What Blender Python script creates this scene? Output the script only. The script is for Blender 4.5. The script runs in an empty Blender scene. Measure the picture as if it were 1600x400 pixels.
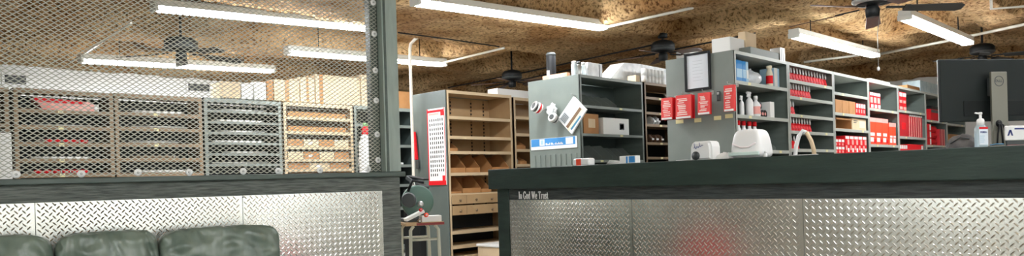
import bpy, bmesh, random
from math import sin, cos, tan, atan, radians, pi, sqrt, atan2, hypot
from mathutils import Matrix, Vector, Euler, noise
random.seed(7)
SC = bpy.context.scene
COL = SC.collection

# ------------------------------------------------------------------ camera (x = along the aisles, y = across them)
FPX, ROLL, CYP, YAW, EYE = 1135.8, atan(.02978), 282.6, radians(44.77), 1.05
Fv = Vector((cos(YAW), sin(YAW), 0)); R0 = Vector((sin(YAW), -cos(YAW), 0)); Zv = Vector((0, 0, 1))
Rv = R0 * cos(ROLL) - Zv * sin(ROLL); Uv = R0 * sin(ROLL) + Zv * cos(ROLL)
cam = bpy.data.cameras.new('camera'); cam.sensor_width = 36; cam.lens = FPX / 1600 * 36
cam.shift_y = (CYP - 200) / 1600; cam.clip_start = .05; cam.clip_end = 100
camo = bpy.data.objects.new('camera', cam); COL.objects.link(camo)
m = Matrix((Rv, Uv, -Fv)).transposed().to_4x4(); m.translation = (0, 0, EYE); camo.matrix_world = m
SC.camera = camo

def ray(px, py):
    x = px - 800; y = py - CYP; c, s = cos(ROLL), sin(ROLL)
    X = (x * c - y * s) / FPX; Z = -(x * s + y * c) / FPX
    return (cos(YAW) + X * sin(YAW), sin(YAW) - X * cos(YAW), Z)
def U(px, py, u):                       # point on the plane x = u
    d = ray(px, py); t = u / d[0]; return Vector((u, d[1] * t, EYE + d[2] * t))
def V(px, py, v):                       # point on the plane y = v
    d = ray(px, py); t = v / d[1]; return Vector((d[0] * t, v, EYE + d[2] * t))
def ZP(px, py, z):                      # point at height z
    d = ray(px, py); t = (z - EYE) / d[2]; return Vector((d[0] * t, d[1] * t, z))

# ------------------------------------------------------------------ materials
def lin(c):
    return tuple(((v / 255) / 12.92 if v / 255 <= .04045 else ((v / 255 + .055) / 1.055) ** 2.4) for v in c[:3]) + (1,)
MATS = {}
def mat(name, col, rough=.5, metal=0, col2=None, nscale=8, bump=0, bscale=40, stretch=None, emit=None, es=0, detail=4, trans=0, spec=None, lo=.35, hi=.65, coord='Object'):
    if name in MATS: return MATS[name]
    M = bpy.data.materials.new(name); M.use_nodes = True; nt = M.node_tree; b = nt.nodes['Principled BSDF']
    b.inputs['Base Color'].default_value = lin(col); b.inputs['Roughness'].default_value = rough; b.inputs['Metallic'].default_value = metal
    if spec is not None: b.inputs['Specular IOR Level'].default_value = spec
    if trans: b.inputs['Transmission Weight'].default_value = trans
    if emit: b.inputs['Emission Color'].default_value = lin(emit); b.inputs['Emission Strength'].default_value = es
    vec = None
    if col2 or bump:
        tc = nt.nodes.new('ShaderNodeTexCoord'); mp = nt.nodes.new('ShaderNodeMapping'); nt.links.new(tc.outputs[coord], mp.inputs[0])
        if stretch: mp.inputs['Scale'].default_value = stretch
        vec = mp.outputs[0]
    if col2:
        n = nt.nodes.new('ShaderNodeTexNoise'); n.inputs['Scale'].default_value = nscale; n.inputs['Detail'].default_value = detail; nt.links.new(vec, n.inputs['Vector'])
        r = nt.nodes.new('ShaderNodeValToRGB'); r.color_ramp.elements[0].position = lo; r.color_ramp.elements[1].position = hi
        r.color_ramp.elements[0].color = lin(col); r.color_ramp.elements[1].color = lin(col2)
        nt.links.new(n.outputs['Fac'], r.inputs[0]); nt.links.new(r.outputs[0], b.inputs['Base Color'])
    if bump:
        n2 = nt.nodes.new('ShaderNodeTexNoise'); n2.inputs['Scale'].default_value = bscale; n2.inputs['Detail'].default_value = 6; nt.links.new(vec, n2.inputs['Vector'])
        bp = nt.nodes.new('ShaderNodeBump'); bp.inputs['Strength'].default_value = bump; bp.inputs['Distance'].default_value = .01
        nt.links.new(n2.outputs['Fac'], bp.inputs['Height']); nt.links.new(bp.outputs[0], b.inputs['Normal'])
    MATS[name] = M; return M

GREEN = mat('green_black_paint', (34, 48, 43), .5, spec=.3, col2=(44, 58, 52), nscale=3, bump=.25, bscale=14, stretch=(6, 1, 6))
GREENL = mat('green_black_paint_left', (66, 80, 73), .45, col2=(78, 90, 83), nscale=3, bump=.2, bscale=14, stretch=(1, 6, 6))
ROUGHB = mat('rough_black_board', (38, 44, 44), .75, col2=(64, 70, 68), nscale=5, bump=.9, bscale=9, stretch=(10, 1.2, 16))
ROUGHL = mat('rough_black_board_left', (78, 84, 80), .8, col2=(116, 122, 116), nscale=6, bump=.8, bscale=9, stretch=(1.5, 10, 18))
PLATE = mat('diamond_plate_metal', (206, 206, 199), .23, .92, col2=(192, 192, 185), nscale=2.5)
MESHM = mat('grey_expanded_metal', (172, 174, 160), .5, .1)
ZINC = mat('zinc_washer', (244, 245, 242), .45)
STEELG = mat('grey_steel', (134, 142, 136), .5, 0, col2=(126, 134, 128), nscale=4)
STEELD = mat('dark_grey_steel', (64, 74, 72), .5, 0, col2=(58, 68, 66), nscale=4)
STEELM = mat('mid_grey_steel', (98, 108, 103), .5, 0, col2=(90, 100, 96), nscale=4)
STEELP = mat('pale_steel_edge', (182, 186, 178), .4, .1)
TAN = mat('tan_steel', (186, 156, 116), .5, 0, col2=(174, 142, 102), nscale=4)
TANL = mat('tan_steel_edge', (206, 182, 146), .5)
BROWNS = mat('brown_steel', (128, 106, 80), .55, col2=(116, 96, 72), nscale=5)
BROWNE = mat('brown_steel_edge', (150, 126, 96), .55, col2=(138, 114, 86), nscale=6)
DARKB = mat('dark_back_and_shade', (44, 50, 52), .7)
CARD = mat('cardboard', (182, 132, 82), .8, col2=(170, 120, 72), nscale=6)
CARDP = mat('pale_cardboard', (222, 200, 166), .8, col2=(212, 188, 152), nscale=5)
TAPE = mat('brown_tape', (170, 122, 70), .5)
WHITE = mat('white_plastic', (238, 238, 236), .4)
WHITEP = mat('white_paper', (236, 236, 232), .7)
CREAM = mat('cream_card', (226, 216, 190), .7)
RED = mat('red_pack', (222, 26, 36), .65, spec=.25)
REDD = mat('deep_red', (196, 26, 38), .45)
ORANGE = mat('orange_red_pack', (238, 78, 44), .5)
PINK = mat('pale_red_print', (244, 170, 160), .6)
BLACK = mat('black_plastic', (20, 22, 24), .55, spec=.3)
BLACKM = mat('black_metal', (22, 25, 26), .5, spec=.35)
DGREY = mat('dark_grey_plastic', (62, 66, 66), .5)
BLUE = mat('blue_card', (58, 140, 205), .5)
BLUEL = mat('pale_blue_card', (170, 205, 226), .5)
NAVY = mat('navy_print', (40, 56, 120), .5)
YEL = mat('yellow_label', (230, 222, 168), .6)
BWOOD = mat('brown_fan_blade', (104, 78, 62), .45, col2=(92, 66, 52), nscale=12, stretch=(1, 8, 8))
LEATHER = mat('dark_green_leather', (96, 110, 99), .33, col2=(122, 134, 121), nscale=5, bump=.8, bscale=7, stretch=(1.6, 1.6, .6))
SILVER = mat('silver_metal', (190, 190, 186), .35, .7)
CONDUIT = mat('conduit_metal', (224, 220, 208), .4, .1)
BEIGEM = mat('beige_painted_tube', (196, 196, 178), .45)
GLOW = mat('lamp_diffuser', (250, 252, 255), .5, emit=(246, 250, 255), es=24.0)
HOUSE = mat('lamp_housing', (214, 214, 206), .5)
WALLW = mat('white_wall_paint', (248, 248, 246), .7, col2=(243, 243, 240), nscale=2)
BEIGEW = mat('cream_wall_paint', (236, 230, 214), .7, col2=(230, 223, 206), nscale=2)
POSTM = mat('grey_green_paint', (138, 152, 143), .5, col2=(150, 163, 154), nscale=4, bump=.15, bscale=14, stretch=(6, 6, 1))
CONCR = mat('concrete_floor', (190, 184, 172), .5, col2=(168, 162, 152), nscale=3, bump=.1)
GUARD = mat('green_guard_paint', (84, 112, 100), .45)
GLASSP = mat('clear_plastic', (226, 236, 238), .15, trans=.55)
WHITEGREY = mat('frosted_wrap', (228, 230, 230), .35, col2=(200, 204, 206), nscale=16, bump=.5, bscale=18)
STONE = mat('taupe_metal', (112, 110, 98), .4, .2)
MON = mat('monitor_back', (24, 31, 30), .6, spec=.25)
MON2 = mat('monitor_recess', (15, 20, 20), .6, spec=.25)

def cork():
    M = bpy.data.materials.new('sprayed_brown_fibre'); M.use_nodes = True; nt = M.node_tree; b = nt.nodes['Principled BSDF']
    b.inputs['Roughness'].default_value = .95; b.inputs['Specular IOR Level'].default_value = .1
    tc = nt.nodes.new('ShaderNodeTexCoord')
    def nz(s, d=4, ro=.6):
        n = nt.nodes.new('ShaderNodeTexNoise'); n.inputs['Scale'].default_value = s; n.inputs['Detail'].default_value = d; n.inputs['Roughness'].default_value = ro
        nt.links.new(tc.outputs['Object'], n.inputs['Vector']); return n
    big = nz(1.1, 3); r1 = nt.nodes.new('ShaderNodeValToRGB'); cr = r1.color_ramp
    cr.elements[0].position = .36; cr.elements[0].color = lin((176, 132, 84)); cr.elements[1].position = .64; cr.elements[1].color = lin((232, 198, 148))
    nt.links.new(big.outputs['Fac'], r1.inputs[0])
    fine = nz(24, 5, .7); r2 = nt.nodes.new('ShaderNodeValToRGB'); cr = r2.color_ramp
    cr.elements[0].position = .38; cr.elements[0].color = (.20, .14, .09, 1); cr.elements[1].position = .52; cr.elements[1].color = (1, 1, 1, 1)
    nt.links.new(fine.outputs['Fac'], r2.inputs[0])
    mx = nt.nodes.new('ShaderNodeMix'); mx.data_type = 'RGBA'; mx.blend_type = 'MULTIPLY'; mx.inputs[0].default_value = .9
    nt.links.new(r1.outputs[0], mx.inputs[6]); nt.links.new(r2.outputs[0], mx.inputs[7]); nt.links.new(mx.outputs[2], b.inputs['Base Color'])
    bp = nt.nodes.new('ShaderNodeBump'); bp.inputs['Strength'].default_value = 1; bp.inputs['Distance'].default_value = .05
    nt.links.new(fine.outputs['Fac'], bp.inputs['Height']); nt.links.new(bp.outputs[0], b.inputs['Normal'])
    return M
CORK = cork()

def striped(name, col, rough, freq, axis='z', strength=.5, col2=None):
    M = mat(name, col, rough); nt = M.node_tree; b = nt.nodes['Principled BSDF']
    tc = nt.nodes.new('ShaderNodeTexCoord'); w = nt.nodes.new('ShaderNodeTexWave'); w.bands_direction = axis.upper(); w.inputs['Scale'].default_value = freq
    nt.links.new(tc.outputs['Object'], w.inputs['Vector'])
    bp = nt.nodes.new('ShaderNodeBump'); bp.inputs['Strength'].default_value = strength; bp.inputs['Distance'].default_value = .01
    nt.links.new(w.outputs['Fac'], bp.inputs['Height']); nt.links.new(bp.outputs[0], b.inputs['Normal'])
    return M
STEELK = mat('shelf_grey_steel', (80, 90, 86), .5, 0, col2=(74, 84, 80), nscale=4)
GEND = mat('grey_end_panel', (118, 127, 120), .5, 0, col2=(110, 119, 113), nscale=4)
RIBG = striped('ribbed_grey_steel', (138, 146, 140), .5, 7, strength=.12)
RIBD = striped('ribbed_dark_steel', (98, 108, 102), .5, 5, strength=.25)

# ------------------------------------------------------------------ mesh builder
class MB:
    def __init__(s): s.bm = bmesh.new(); s.mi = 0
    def _add(s, verts, faces):
        vs = [s.bm.verts.new(v) for v in verts]
        for f in faces:
            try:
                fc = s.bm.faces.new([vs[i] for i in f]); fc.material_index = s.mi
            except ValueError: pass
        return vs
    def box(s, a, b, bev=0):
        x0, x1 = sorted((a[0], b[0])); y0, y1 = sorted((a[1], b[1])); z0, z1 = sorted((a[2], b[2]))
        return s.obb(((x0 + x1) / 2, (y0 + y1) / 2, (z0 + z1) / 2), (x1 - x0, y1 - y0, z1 - z0), None, bev)
    def obb(s, c, d, rot=None, bev=0, seg=2):
        t = bmesh.new(); bmesh.ops.create_cube(t, size=1)
        bmesh.ops.scale(t, vec=d, verts=t.verts)
        if bev: bmesh.ops.bevel(t, geom=list(t.edges), offset=min(bev, min(d) * .45), segments=seg, affect='EDGES', profile=.5)
        M = Matrix.Translation(c)
        if rot is not None: M = M @ (rot.to_4x4() if isinstance(rot, Matrix) else Euler(rot).to_matrix().to_4x4())
        bmesh.ops.transform(t, matrix=M, verts=t.verts); s.merge(t); return s
    def merge(s, t):
        mp = {v: s.bm.verts.new(v.co) for v in t.verts}
        for f in t.faces:
            try:
                n = s.bm.faces.new([mp[v] for v in f.verts]); n.material_index = s.mi
            except ValueError: pass
        t.free()
    def tube(s, pts, r, seg=10, cap=True):
        pts = [Vector(p) for p in pts]; n = len(pts); rs = r if isinstance(r, (list, tuple)) else [r] * n
        rings = []; up = None
        for i, p in enumerate(pts):
            d = (pts[min(i + 1, n - 1)] - pts[max(i - 1, 0)]).normalized()
            if up is None: up = d.orthogonal().normalized()
            up = (up - d * up.dot(d))
            up = up.normalized() if up.length > 1e-6 else d.orthogonal().normalized()
            w = d.cross(up)
            rings.append([s.bm.verts.new(p + (up * cos(2 * pi * k / seg) + w * sin(2 * pi * k / seg)) * rs[i]) for k in range(seg)])
        for a, b in zip(rings, rings[1:]):
            for k in range(seg):
                f = s.bm.faces.new((a[k], a[(k + 1) % seg], b[(k + 1) % seg], b[k])); f.material_index = s.mi; f.smooth = True
        if cap:
            for rg in (rings[0], rings[-1]):
                f = s.bm.faces.new(rg); f.material_index = s.mi
        return s
    def lathe(s, prof, c, axis=(0, 0, 1), seg=20, ring=False):
        ax = Vector(axis).normalized(); u = ax.orthogonal().normalized(); w = ax.cross(u); c = Vector(c); rings = []
        for r, h in prof:
            rings.append([s.bm.verts.new(c + ax * h + (u * cos(2 * pi * k / seg) + w * sin(2 * pi * k / seg)) * max(r, 1e-4)) for k in range(seg)])
        for a, b in zip(rings, rings[1:] + (rings[:1] if ring else [])):
            for k in range(seg):
                f = s.bm.faces.new((a[k], a[(k + 1) % seg], b[(k + 1) % seg], b[k])); f.material_index = s.mi; f.smooth = True
        for rg in (() if ring else (rings[0], rings[-1])):
            f = s.bm.faces.new(rg); f.material_index = s.mi
        return s
    def prism(s, poly, ext):                # poly: 3-D points of one planar face, ext: extrusion vector
        n = len(poly); e = Vector(ext)
        vs = [Vector(p) for p in poly]; s._add(vs + [p + e for p in vs], [tuple(range(n)), tuple(range(2 * n - 1, n - 1, -1))] + [(i, i + n, (i + 1) % n + n, (i + 1) % n) for i in range(n)])
        return s

WM = {}
def parentM(o):
    return WM.get(o.name, Matrix.Identity(4))
def link(o, parent=None):
    COL.objects.link(o)
    if parent is not None: o.parent = parent
def build(name, mb, mats, parent=None, local=False, smooth=False):
    bm = mb.bm
    bmesh.ops.recalc_face_normals(bm, faces=bm.faces)
    if parent is not None and not local: bmesh.ops.transform(bm, matrix=parentM(parent).inverted(), verts=bm.verts)
    me = bpy.data.meshes.new(name); bm.to_mesh(me); bm.free()
    for x in (mats if isinstance(mats, (list, tuple)) else [mats]): me.materials.append(x)
    if smooth:
        for p in me.polygons: p.use_smooth = True
    o = bpy.data.objects.new(name, me); link(o, parent)
    WM[o.name] = parentM(parent) if parent is not None else Matrix.Identity(4)
    return o
def thing(name, label, cat, loc=(0, 0, 0), rz=0, group=None):
    o = bpy.data.objects.new(name, None); COL.objects.link(o); o.empty_display_size = .05
    o.location = loc; o.rotation_euler = (0, 0, rz); o['label'] = label; o['category'] = cat
    if group: o['group'] = group
    WM[o.name] = Matrix.Translation(loc) @ Matrix.Rotation(rz, 4, 'Z'); return o
def tag(o, label, cat, group=None):
    o['label'] = label; o['category'] = cat
    if group: o['group'] = group
    return o
def struct(name, mb, mats):
    o = build(name, mb, mats); o['kind'] = 'structure'; return o
def dup(root, loc, rz=None, label=None, group=None):
    r = root.copy(); COL.objects.link(r); r.location = loc
    if rz is not None: r.rotation_euler = (0, 0, rz)
    if label: r['label'] = label
    if group: r['group'] = group
    for ch in list(root.children):
        c = ch.copy(); COL.objects.link(c); c.parent = r
        for g in list(ch.children):
            d = g.copy(); COL.objects.link(d); d.parent = c
    return r
def text(name, s, size, M, mt, parent, sx=1, depth=.0008, align='CENTER', bold=0):
    cu = bpy.data.curves.new(name, 'FONT'); cu.body = s; cu.size = size; cu.extrude = depth; cu.align_x = align; cu.align_y = 'CENTER'; cu.offset = bold
    t = bpy.data.objects.new(name + '_curve', cu); COL.objects.link(t)
    dg = bpy.context.evaluated_depsgraph_get(); me = bpy.data.meshes.new_from_object(t.evaluated_get(dg))
    bpy.data.objects.remove(t); bpy.data.curves.remove(cu)
    me.name = name; me.transform(Matrix.Diagonal((sx, 1, 1, 1))); me.transform(parentM(parent).inverted() @ M); me.materials.clear(); me.materials.append(mt)
    o = bpy.data.objects.new(name, me); link(o, parent); return o
def frame(o, xa, ya):                       # matrix whose x and y axes are the given world directions
    xa = Vector(xa).normalized(); ya = Vector(ya).normalized(); za = xa.cross(ya)
    M = Matrix((xa, ya, za)).transposed().to_4x4(); M.translation = o; return M
ORD = ['leftmost', 'second', 'third', 'fourth', 'fifth', 'sixth', 'seventh', 'eighth', 'ninth', 'tenth', 'eleventh', 'twelfth', 'thirteenth']
def nth(i, n):
    return 'leftmost' if i == 0 else ('rightmost' if i == n - 1 else ORD[i] + ' from left')
exec_parts = []

# ------------------------------------------------------------------ room shell
X0, X1, Y0, Y1 = -4.0, 15.4, -4.0, 11.3
HC = 3.35
b = MB(); b.box((X0, Y0, -.1), (X1, Y1, 0)); struct('floor', b, CONCR)
b = MB(); b.box((X0, Y1, 0), (X1, Y1 + .15, HC)); struct('wall_back', b, WALLW)
b = MB(); b.box((X1, Y0, 0), (X1 + .15, Y1, HC)); struct('wall_right', b, WALLW)
def wall_with_holes(name, fixed, axis, lo, hi, holes):
    b = MB()
    def bx(a0, a1, z0, z1):
        if axis == 'x': b.box((a0, fixed - .15, z0), (a1, fixed, z1))
        else: b.box((fixed - .15, a0, z0), (fixed, a1, z1))
    cur = lo
    for h0, h1, z0, z1 in holes:
        bx(cur, h0, 0, HC); bx(h0, h1, 0, z0); bx(h0, h1, z1, HC); cur = h1
    bx(cur, hi, 0, HC); struct(name, b, BEIGEW)
HX = [(-3.2, -.6, .6, 2.7), (-.2, 2.4, .6, 2.7), (2.8, 5.4, .6, 2.7), (6.4, 8.4, .8, 2.6)]
HY = [(-3.2, -1.0, .6, 2.7), (-.6, 1.6, .6, 2.7), (2.0, 4.2, .6, 2.7)]
wall_with_holes('wall_front', Y0, 'x', X0, X1, HX)
wall_with_holes('wall_left', X0, 'y', Y0, Y1, HY)
PANE = mat('window_pane', (245, 250, 250), .02, trans=1.0)
k = 0
for axis, holes, fixed in (('x', HX, Y0), ('y', HY, X0)):
    for h0, h1, z0, z1 in holes:
        k += 1
        b = MB(); t = .06; f = fixed - .08
        def bx(a0, a1, c0, c1, d=.04):
            if axis == 'x': b.box((a0, f - d, c0), (a1, f + d, c1))
            else: b.box((f - d, a0, c0), (f + d, a1, c1))
        bx(h0, h0 + t, z0, z1); bx(h1 - t, h1, z0, z1); bx(h0 + t, h1 - t, z0, z0 + t); bx(h0 + t, h1 - t, z1 - t, z1); bx((h0 + h1) / 2 - .02, (h0 + h1) / 2 + .02, z0 + t, z1 - t, .03)
        w = struct('window_%d' % k, b, mat('window_frame_paint', (70, 74, 74), .5))
        b = MB()
        for a0, a1 in ((h0 + t, (h0 + h1) / 2 - .02), ((h0 + h1) / 2 + .02, h1 - t)): bx(a0, a1, z0 + t, z1 - t, .003)
        build('pane', b, PANE, w)

# ceiling: sprayed fibre over concrete ribs, one continuous skin
def sm(a, e=.09): return 0 if a <= -e else (1 if a >= e else .5 + .5 * sin(a / e * pi / 2))
def strip(t, lo, hi, e=.09): return min(sm(t - lo, e), sm(hi - t, e))
YS = [(-3.2, -2.4, .2), (-1.3, -.6, .2), (.3, .95, .2), (1.75, 2.36, .2), (3.12, 3.62, .2), (5.15, 7.13, .22), (8.75, 9.5, .2), (10.45, 11.4, .3)]
XS = [(-1.5, -1., .22), (1.2, 1.7, .22), (3.2, 3.7, .2), (6.62, 7.32, .22), (8.25, 8.75, .2), (10.4, 10.9, .2), (12.6, 13.1, .2), (14.2, 15.6, .28)]
def ceil_z(x, y):
    d = 0; n1 = noise.noise((x * .9, y * .9, 3)) * .07
    for lo, hi, h in YS: d = max(d, h * strip(y + n1, lo, hi))
    for lo, hi, h in XS: d = max(d, h * strip(x + n1, lo, hi))
    return 3.06 - d + .025 * noise.noise((x * 2.3, y * 2.3, 0)) + .018 * noise.noise((x * 7, y * 7, 5)) + .012 * noise.noise((x * 16, y * 16, 9))
st = .06; nx = int((X1 - X0) / st); ny = int((Y1 - Y0) / st)
vs = [(X0 + (X1 - X0) * i / nx, Y0 + (Y1 - Y0) * j / ny, 0) for j in range(ny + 1) for i in range(nx + 1)]
vs = [(x, y, ceil_z(x, y)) for x, y, _ in vs]
fs = [(j * (nx + 1) + i, (j + 1) * (nx + 1) + i, (j + 1) * (nx + 1) + i + 1, j * (nx + 1) + i + 1) for j in range(ny) for i in range(nx)]
n0 = len(vs); vs += [(X0, Y0, HC), (X1, Y0, HC), (X1, Y1, HC), (X0, Y1, HC)]; fs.append((n0, n0 + 1, n0 + 2, n0 + 3))
me = bpy.data.meshes.new('ceiling'); me.from_pydata(vs, [], fs); me.materials.append(CORK)
for p in me.polygons: p.use_smooth = True
ce = bpy.data.objects.new('ceiling', me); COL.objects.link(ce); ce['kind'] = 'structure'

# two wall grilles high on the white back wall
for p0, p1, lb in (((2, 113), (45, 136), 'grey wall grille high on the white back wall, at the left edge of the picture'), ((290, 127), (330, 147), 'grey wall grille high on the white wall between fan blades and cartons')):
    a = V(*p0, Y1); c = V(*p1, Y1); t = thing('wall_grille', lb, 'vent', ((a.x + c.x) / 2, Y1, c.z), group='wall grilles')
    z0, z1 = min(a.z, c.z), max(a.z, c.z)
    b = MB(); e = .03
    b.box((a.x, Y1 - .02, z0), (a.x + e, Y1, z1)); b.box((c.x - e, Y1 - .02, z0), (c.x, Y1, z1)); b.box((a.x + e, Y1 - .02, z0), (c.x - e, Y1, z0 + e)); b.box((a.x + e, Y1 - .02, z1 - e), (c.x - e, Y1, z1))
    build('frame', b, WHITE, t)
    b = MB(); b.box((a.x + e, Y1 - .004, z0 + e), (c.x - e, Y1, z1 - e)); build('backing', b, BLACK, t)
    b = MB(); n = 11
    for i in range(1, n): x = a.x + e + (c.x - a.x - 2 * e) * i / n; b.box((x - .008, Y1 - .016, z0 + e), (x + .008, Y1 - .004, z1 - e))
    for i in range(1, 5): z = z0 + e + (z1 - z0 - 2 * e) * i / 5; b.box((a.x + e, Y1 - .014, z - .005), (c.x - e, Y1 - .005, z + .005))
    build('louvre', b, DGREY, t)

# ------------------------------------------------------------------ fluorescent strip lights
def strip_light(p1, p2, z1, ratio, label):
    a = ZP(*p1, z1); c = ZP(*p2, EYE + (z1 - EYE) * ratio); d = (c - a); L = d.length; ax = d.normalized(); sy = Vector((0, 0, 1)).cross(ax).normalized(); up = ax.cross(sy)
    R = Matrix((ax, sy, up)).transposed(); t = thing('strip_light', label, 'ceiling light', (a + c) / 2, group='fluorescent strip lights'); mid = (a + c) / 2
    b = MB(); b.obb(mid + up * .075, (L, .13, .065), R, .01); b.obb(mid + up * .046, (L, .145, .012), R, .004); build('housing', b, HOUSE, t)
    b = MB(); b.obb(mid + up * .022, (L - .07, .125, .044), R, .02, 4); build('diffuser', b, GLOW, t)
    for s_ in (-1, 1):
        b = MB(); b.obb(mid + ax * s_ * (L / 2 - .018) + up * .028, (.036, .14, .06), R, .008); build('end_cap', b, HOUSE, t)
    for s_ in (-1, 1):
        q = mid + ax * s_ * L * .32 + up * .1; top = min(ceil_z(q.x, q.y), 3.06) + .02
        b = MB(); b.tube([q, (q.x, q.y, max(top, q.z + .05))], .007, 6); build('hanger', b, BLACKM, t)
    return t
strip_light((647, 8), (944, 47.5), 2.66, 1.076, 'long lit strip light hanging above the black post and the tan shelves')
strip_light((238, 17), (603, 51), 2.70, 1.066, 'long lit strip light seen through the wire mesh, uppermost and nearest behind it')
strip_light((447, 85), (695, 104), 2.66, 1.045, 'lit strip light running behind the black post, its end free above the dark bench corner')
strip_light((124, 98), (428, 114), 2.61, 1.066, 'lit strip light seen through the mesh just above the white back wall')
strip_light((1240, 59), (1368, 90), 2.62, 1.03, 'lit strip light with a pull chain at its end above the red packs')
strip_light((1413, 31), (1513, 71), 2.62, 1.0, 'lit strip light just under the nearest fan blade, above the monitor')

def added_light(x, y, z, L, along, label):  # unseen fixtures added to brighten the counter and waiting area
    t = thing('strip_light', label, 'ceiling light', (x, y, z), 0, 'fluorescent strip lights'); a = Vector((1, 0, 0)) if along == 'x' else Vector((0, 1, 0)); s_ = Vector((a.y, a.x, 0))
    def bx(w, l, z0, z1, bev):
        b = MB(); p = Vector((x, y, 0)); q0 = p - a * l / 2 - s_ * w / 2; q1 = p + a * l / 2 + s_ * w / 2; b.box((q0.x, q0.y, z + z0), (q1.x, q1.y, z + z1), bev); return b
    build('housing', bx(.13, L, .043, .11, .01), HOUSE, t); build('diffuser', bx(.125, L - .07, 0, .043, .015), GLOW, t)
    for k in (-1, 1):
        q = Vector((x, y, 0)) + a * k * L * .32; b = MB(); b.tube([(q.x, q.y, z + .1), (q.x, q.y, ceil_z(q.x, q.y) + .01)], .007, 6); build('hanger', b, BLACKM, t)
added_light(1.3, .9, 2.66, 2.4, 'x', 'unseen strip light added over the waiting area, between camera and sofa')
added_light(1.3, -1.9, 2.66, 2.4, 'x', 'unseen strip light added over the waiting area, near the front windows')
added_light(5.5, .6, 2.66, 2.4, 'y', 'unseen strip light added above the aisle just behind the counter')
# conduits and cables under the ceiling
def pipe(name, pts, r, mt, label, cat, seg=8):
    b = MB(); b.tube(pts, r, seg); return tag(build(name, b, mt), label, cat)
def under(p, off=.035): return Vector((p.x, p.y, ceil_z(p.x, p.y) - off))
def ceilp(px, py, z):
    p = ZP(px, py, z); p.z = ceil_z(p.x, p.y) - .01; return p
CP_ = ZP(1549, 14, 2.5)
pipe('conduit', [ZP(944, 43, 2.79), ZP(1083, 12, 2.82)], .016, CONDUIT, 'pale straight conduit running off the free end of the longest bright light', 'conduit')
pipe('conduit', [ZP(692, 98, 2.73), ceilp(788, 73, 2.84)], .016, CONDUIT, 'pale straight conduit running up from the light end above the tan shelves', 'conduit')
pipe('conduit', [ZP(1256, 97, 2.78), ZP(1343, 86, 2.80)], .018, CONDUIT, 'pale conduit passing low behind the light with the pull chain', 'conduit')
pipe('conduit', [ZP(1366, 86, 2.80), ZP(1480, 64, 2.80), ZP(1610, 36, 2.80)], .02, CONDUIT, 'long pale conduit crossing behind the light above the monitor', 'conduit')
pipe('conduit', [(CP_.x, CP_.y, ceil_z(CP_.x, CP_.y) - .005), CP_, ZP(1612, 9, 2.5)], .013, CONDUIT, 'thin bent white conduit in the upper right corner of the picture', 'conduit')
pipe('conduit', [ZP(111, 97, 2.7), ZP(205, 36, 2.74)], .012, CONDUIT, 'thin pale conduit slanting up behind the mesh from the light near the back wall', 'conduit')
pipe('cable', [ZP(622, 51, 2.83), ZP(700, 61, 2.82), ZP(780, 73, 2.82)], .008, BLACK, 'thin black cable along the rib edge right of the black post', 'cable')
pipe('cable', [ZP(700, 137, 2.80), ZP(830, 111, 2.80), ZP(960, 83, 2.80), ZP(1040, 66, 2.8)], .011, BLACK, 'thin black cable slanting along the ceiling, upper one behind the black canister', 'cable')
pipe('cable', [ZP(760, 137, 2.76), ZP(860, 115, 2.76), ZP(1000, 88, 2.76), ZP(1180, 52, 2.76)], .011, BLACK, 'thin black cable slanting along the ceiling, lower one towards the pale boxes', 'cable')
a = U(646, 268, 5.86); c = U(640.5, 76, 5.86); d = ZP(677, 58, c.z + .11)
pipe('conduit', [(a.x, a.y, 0.0), a, c, c + Vector((0.0, -.02, .06)), c + Vector((.01, -.08, .1)), (c.x - .02, c.y - .3, c.z + .15), (c.x - .05, c.y - .72, c.z + .2)], .02, CONDUIT, 'vertical pale conduit with a bent top in front of the red and white board', 'conduit', 10)

# ------------------------------------------------------------------ ceiling fans
def fan(hub, rad, R, az0, label, wood, scale=1, nb=5, droop=.05):
    x, y, z = hub; t = thing('ceiling_fan', label, 'ceiling fan', (x, y, z), group='ceiling fans')
    cz = ceil_z(x, y) + .03
    b = MB(); b.tube([(x, y, z + .1), (x, y, cz)], .014, 8); build('downrod', b, BLACKM, t)
    b = MB(); b.lathe([(.02, -.075), (.06, -.065), (.065, -.015), (.02, 0)], (x, y, cz), seg=16); build('canopy', b, BLACKM, t)
    b = MB(); b.lathe([(R * .3, -.02), (R * .75, -.005), (R, .03), (R, .085), (R * .8, .12), (R * .35, .14)], (x, y, z), seg=24); build('motor', b, BLACKM, t)
    b = MB(); b.lathe([(R * .9, .0), (R * 1.02, .022), (R * 1.02, .034), (R * .9, .04)], (x, y, z), seg=24); build('trim_ring', b, SILVER if R > .16 and wood != DB else DGREY, t)
    b = MB(); b.lathe([(.035, -.12), (.055, -.115), (.06, -.05), (.045, -.02)], (x, y, z), seg=16); build('switch_housing', b, BLACKM, t)
    for i in range(nb):
        a = az0 + 2 * pi * i / nb; ax = Vector((cos(a), sin(a), -droop)).normalized(); sy = Vector((-sin(a), cos(a), 0)); pit = radians(-13)
        sy = (sy * cos(pit) + Vector((0, 0, 1)) * sin(pit)); up = ax.cross(sy); O = Vector((x, y, z - .03))
        b = MB(); b.obb(O + ax * (R * .9 + .05), (.17, .03, .012), Matrix((ax, sy, up)).transposed(), .004); b.obb(O + ax * (R + .12), (.05, .09, .01), Matrix((ax, sy, up)).transposed(), .004); build('blade_iron', b, BLACKM, t)
        b = MB(); w0, w1 = .055, .07; r0 = R + .1
        b.prism([O + ax * r0 - sy * w0 - up * .004, O + ax * (rad - .04) - sy * w1 - up * .004, O + ax * rad - sy * (w1 - .03) - up * .004, O + ax * rad + sy * (w1 - .03) - up * .004, O + ax * (rad - .04) + sy * w1 - up * .004, O + ax * r0 + sy * w0 - up * .004], up * -.008)
        build('blade', b, wood if not isinstance(wood, list) else wood[i % len(wood)], t)
    return t
def away(h, deg): d = atan2(h[1], h[0]); return d + radians(deg)
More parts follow.
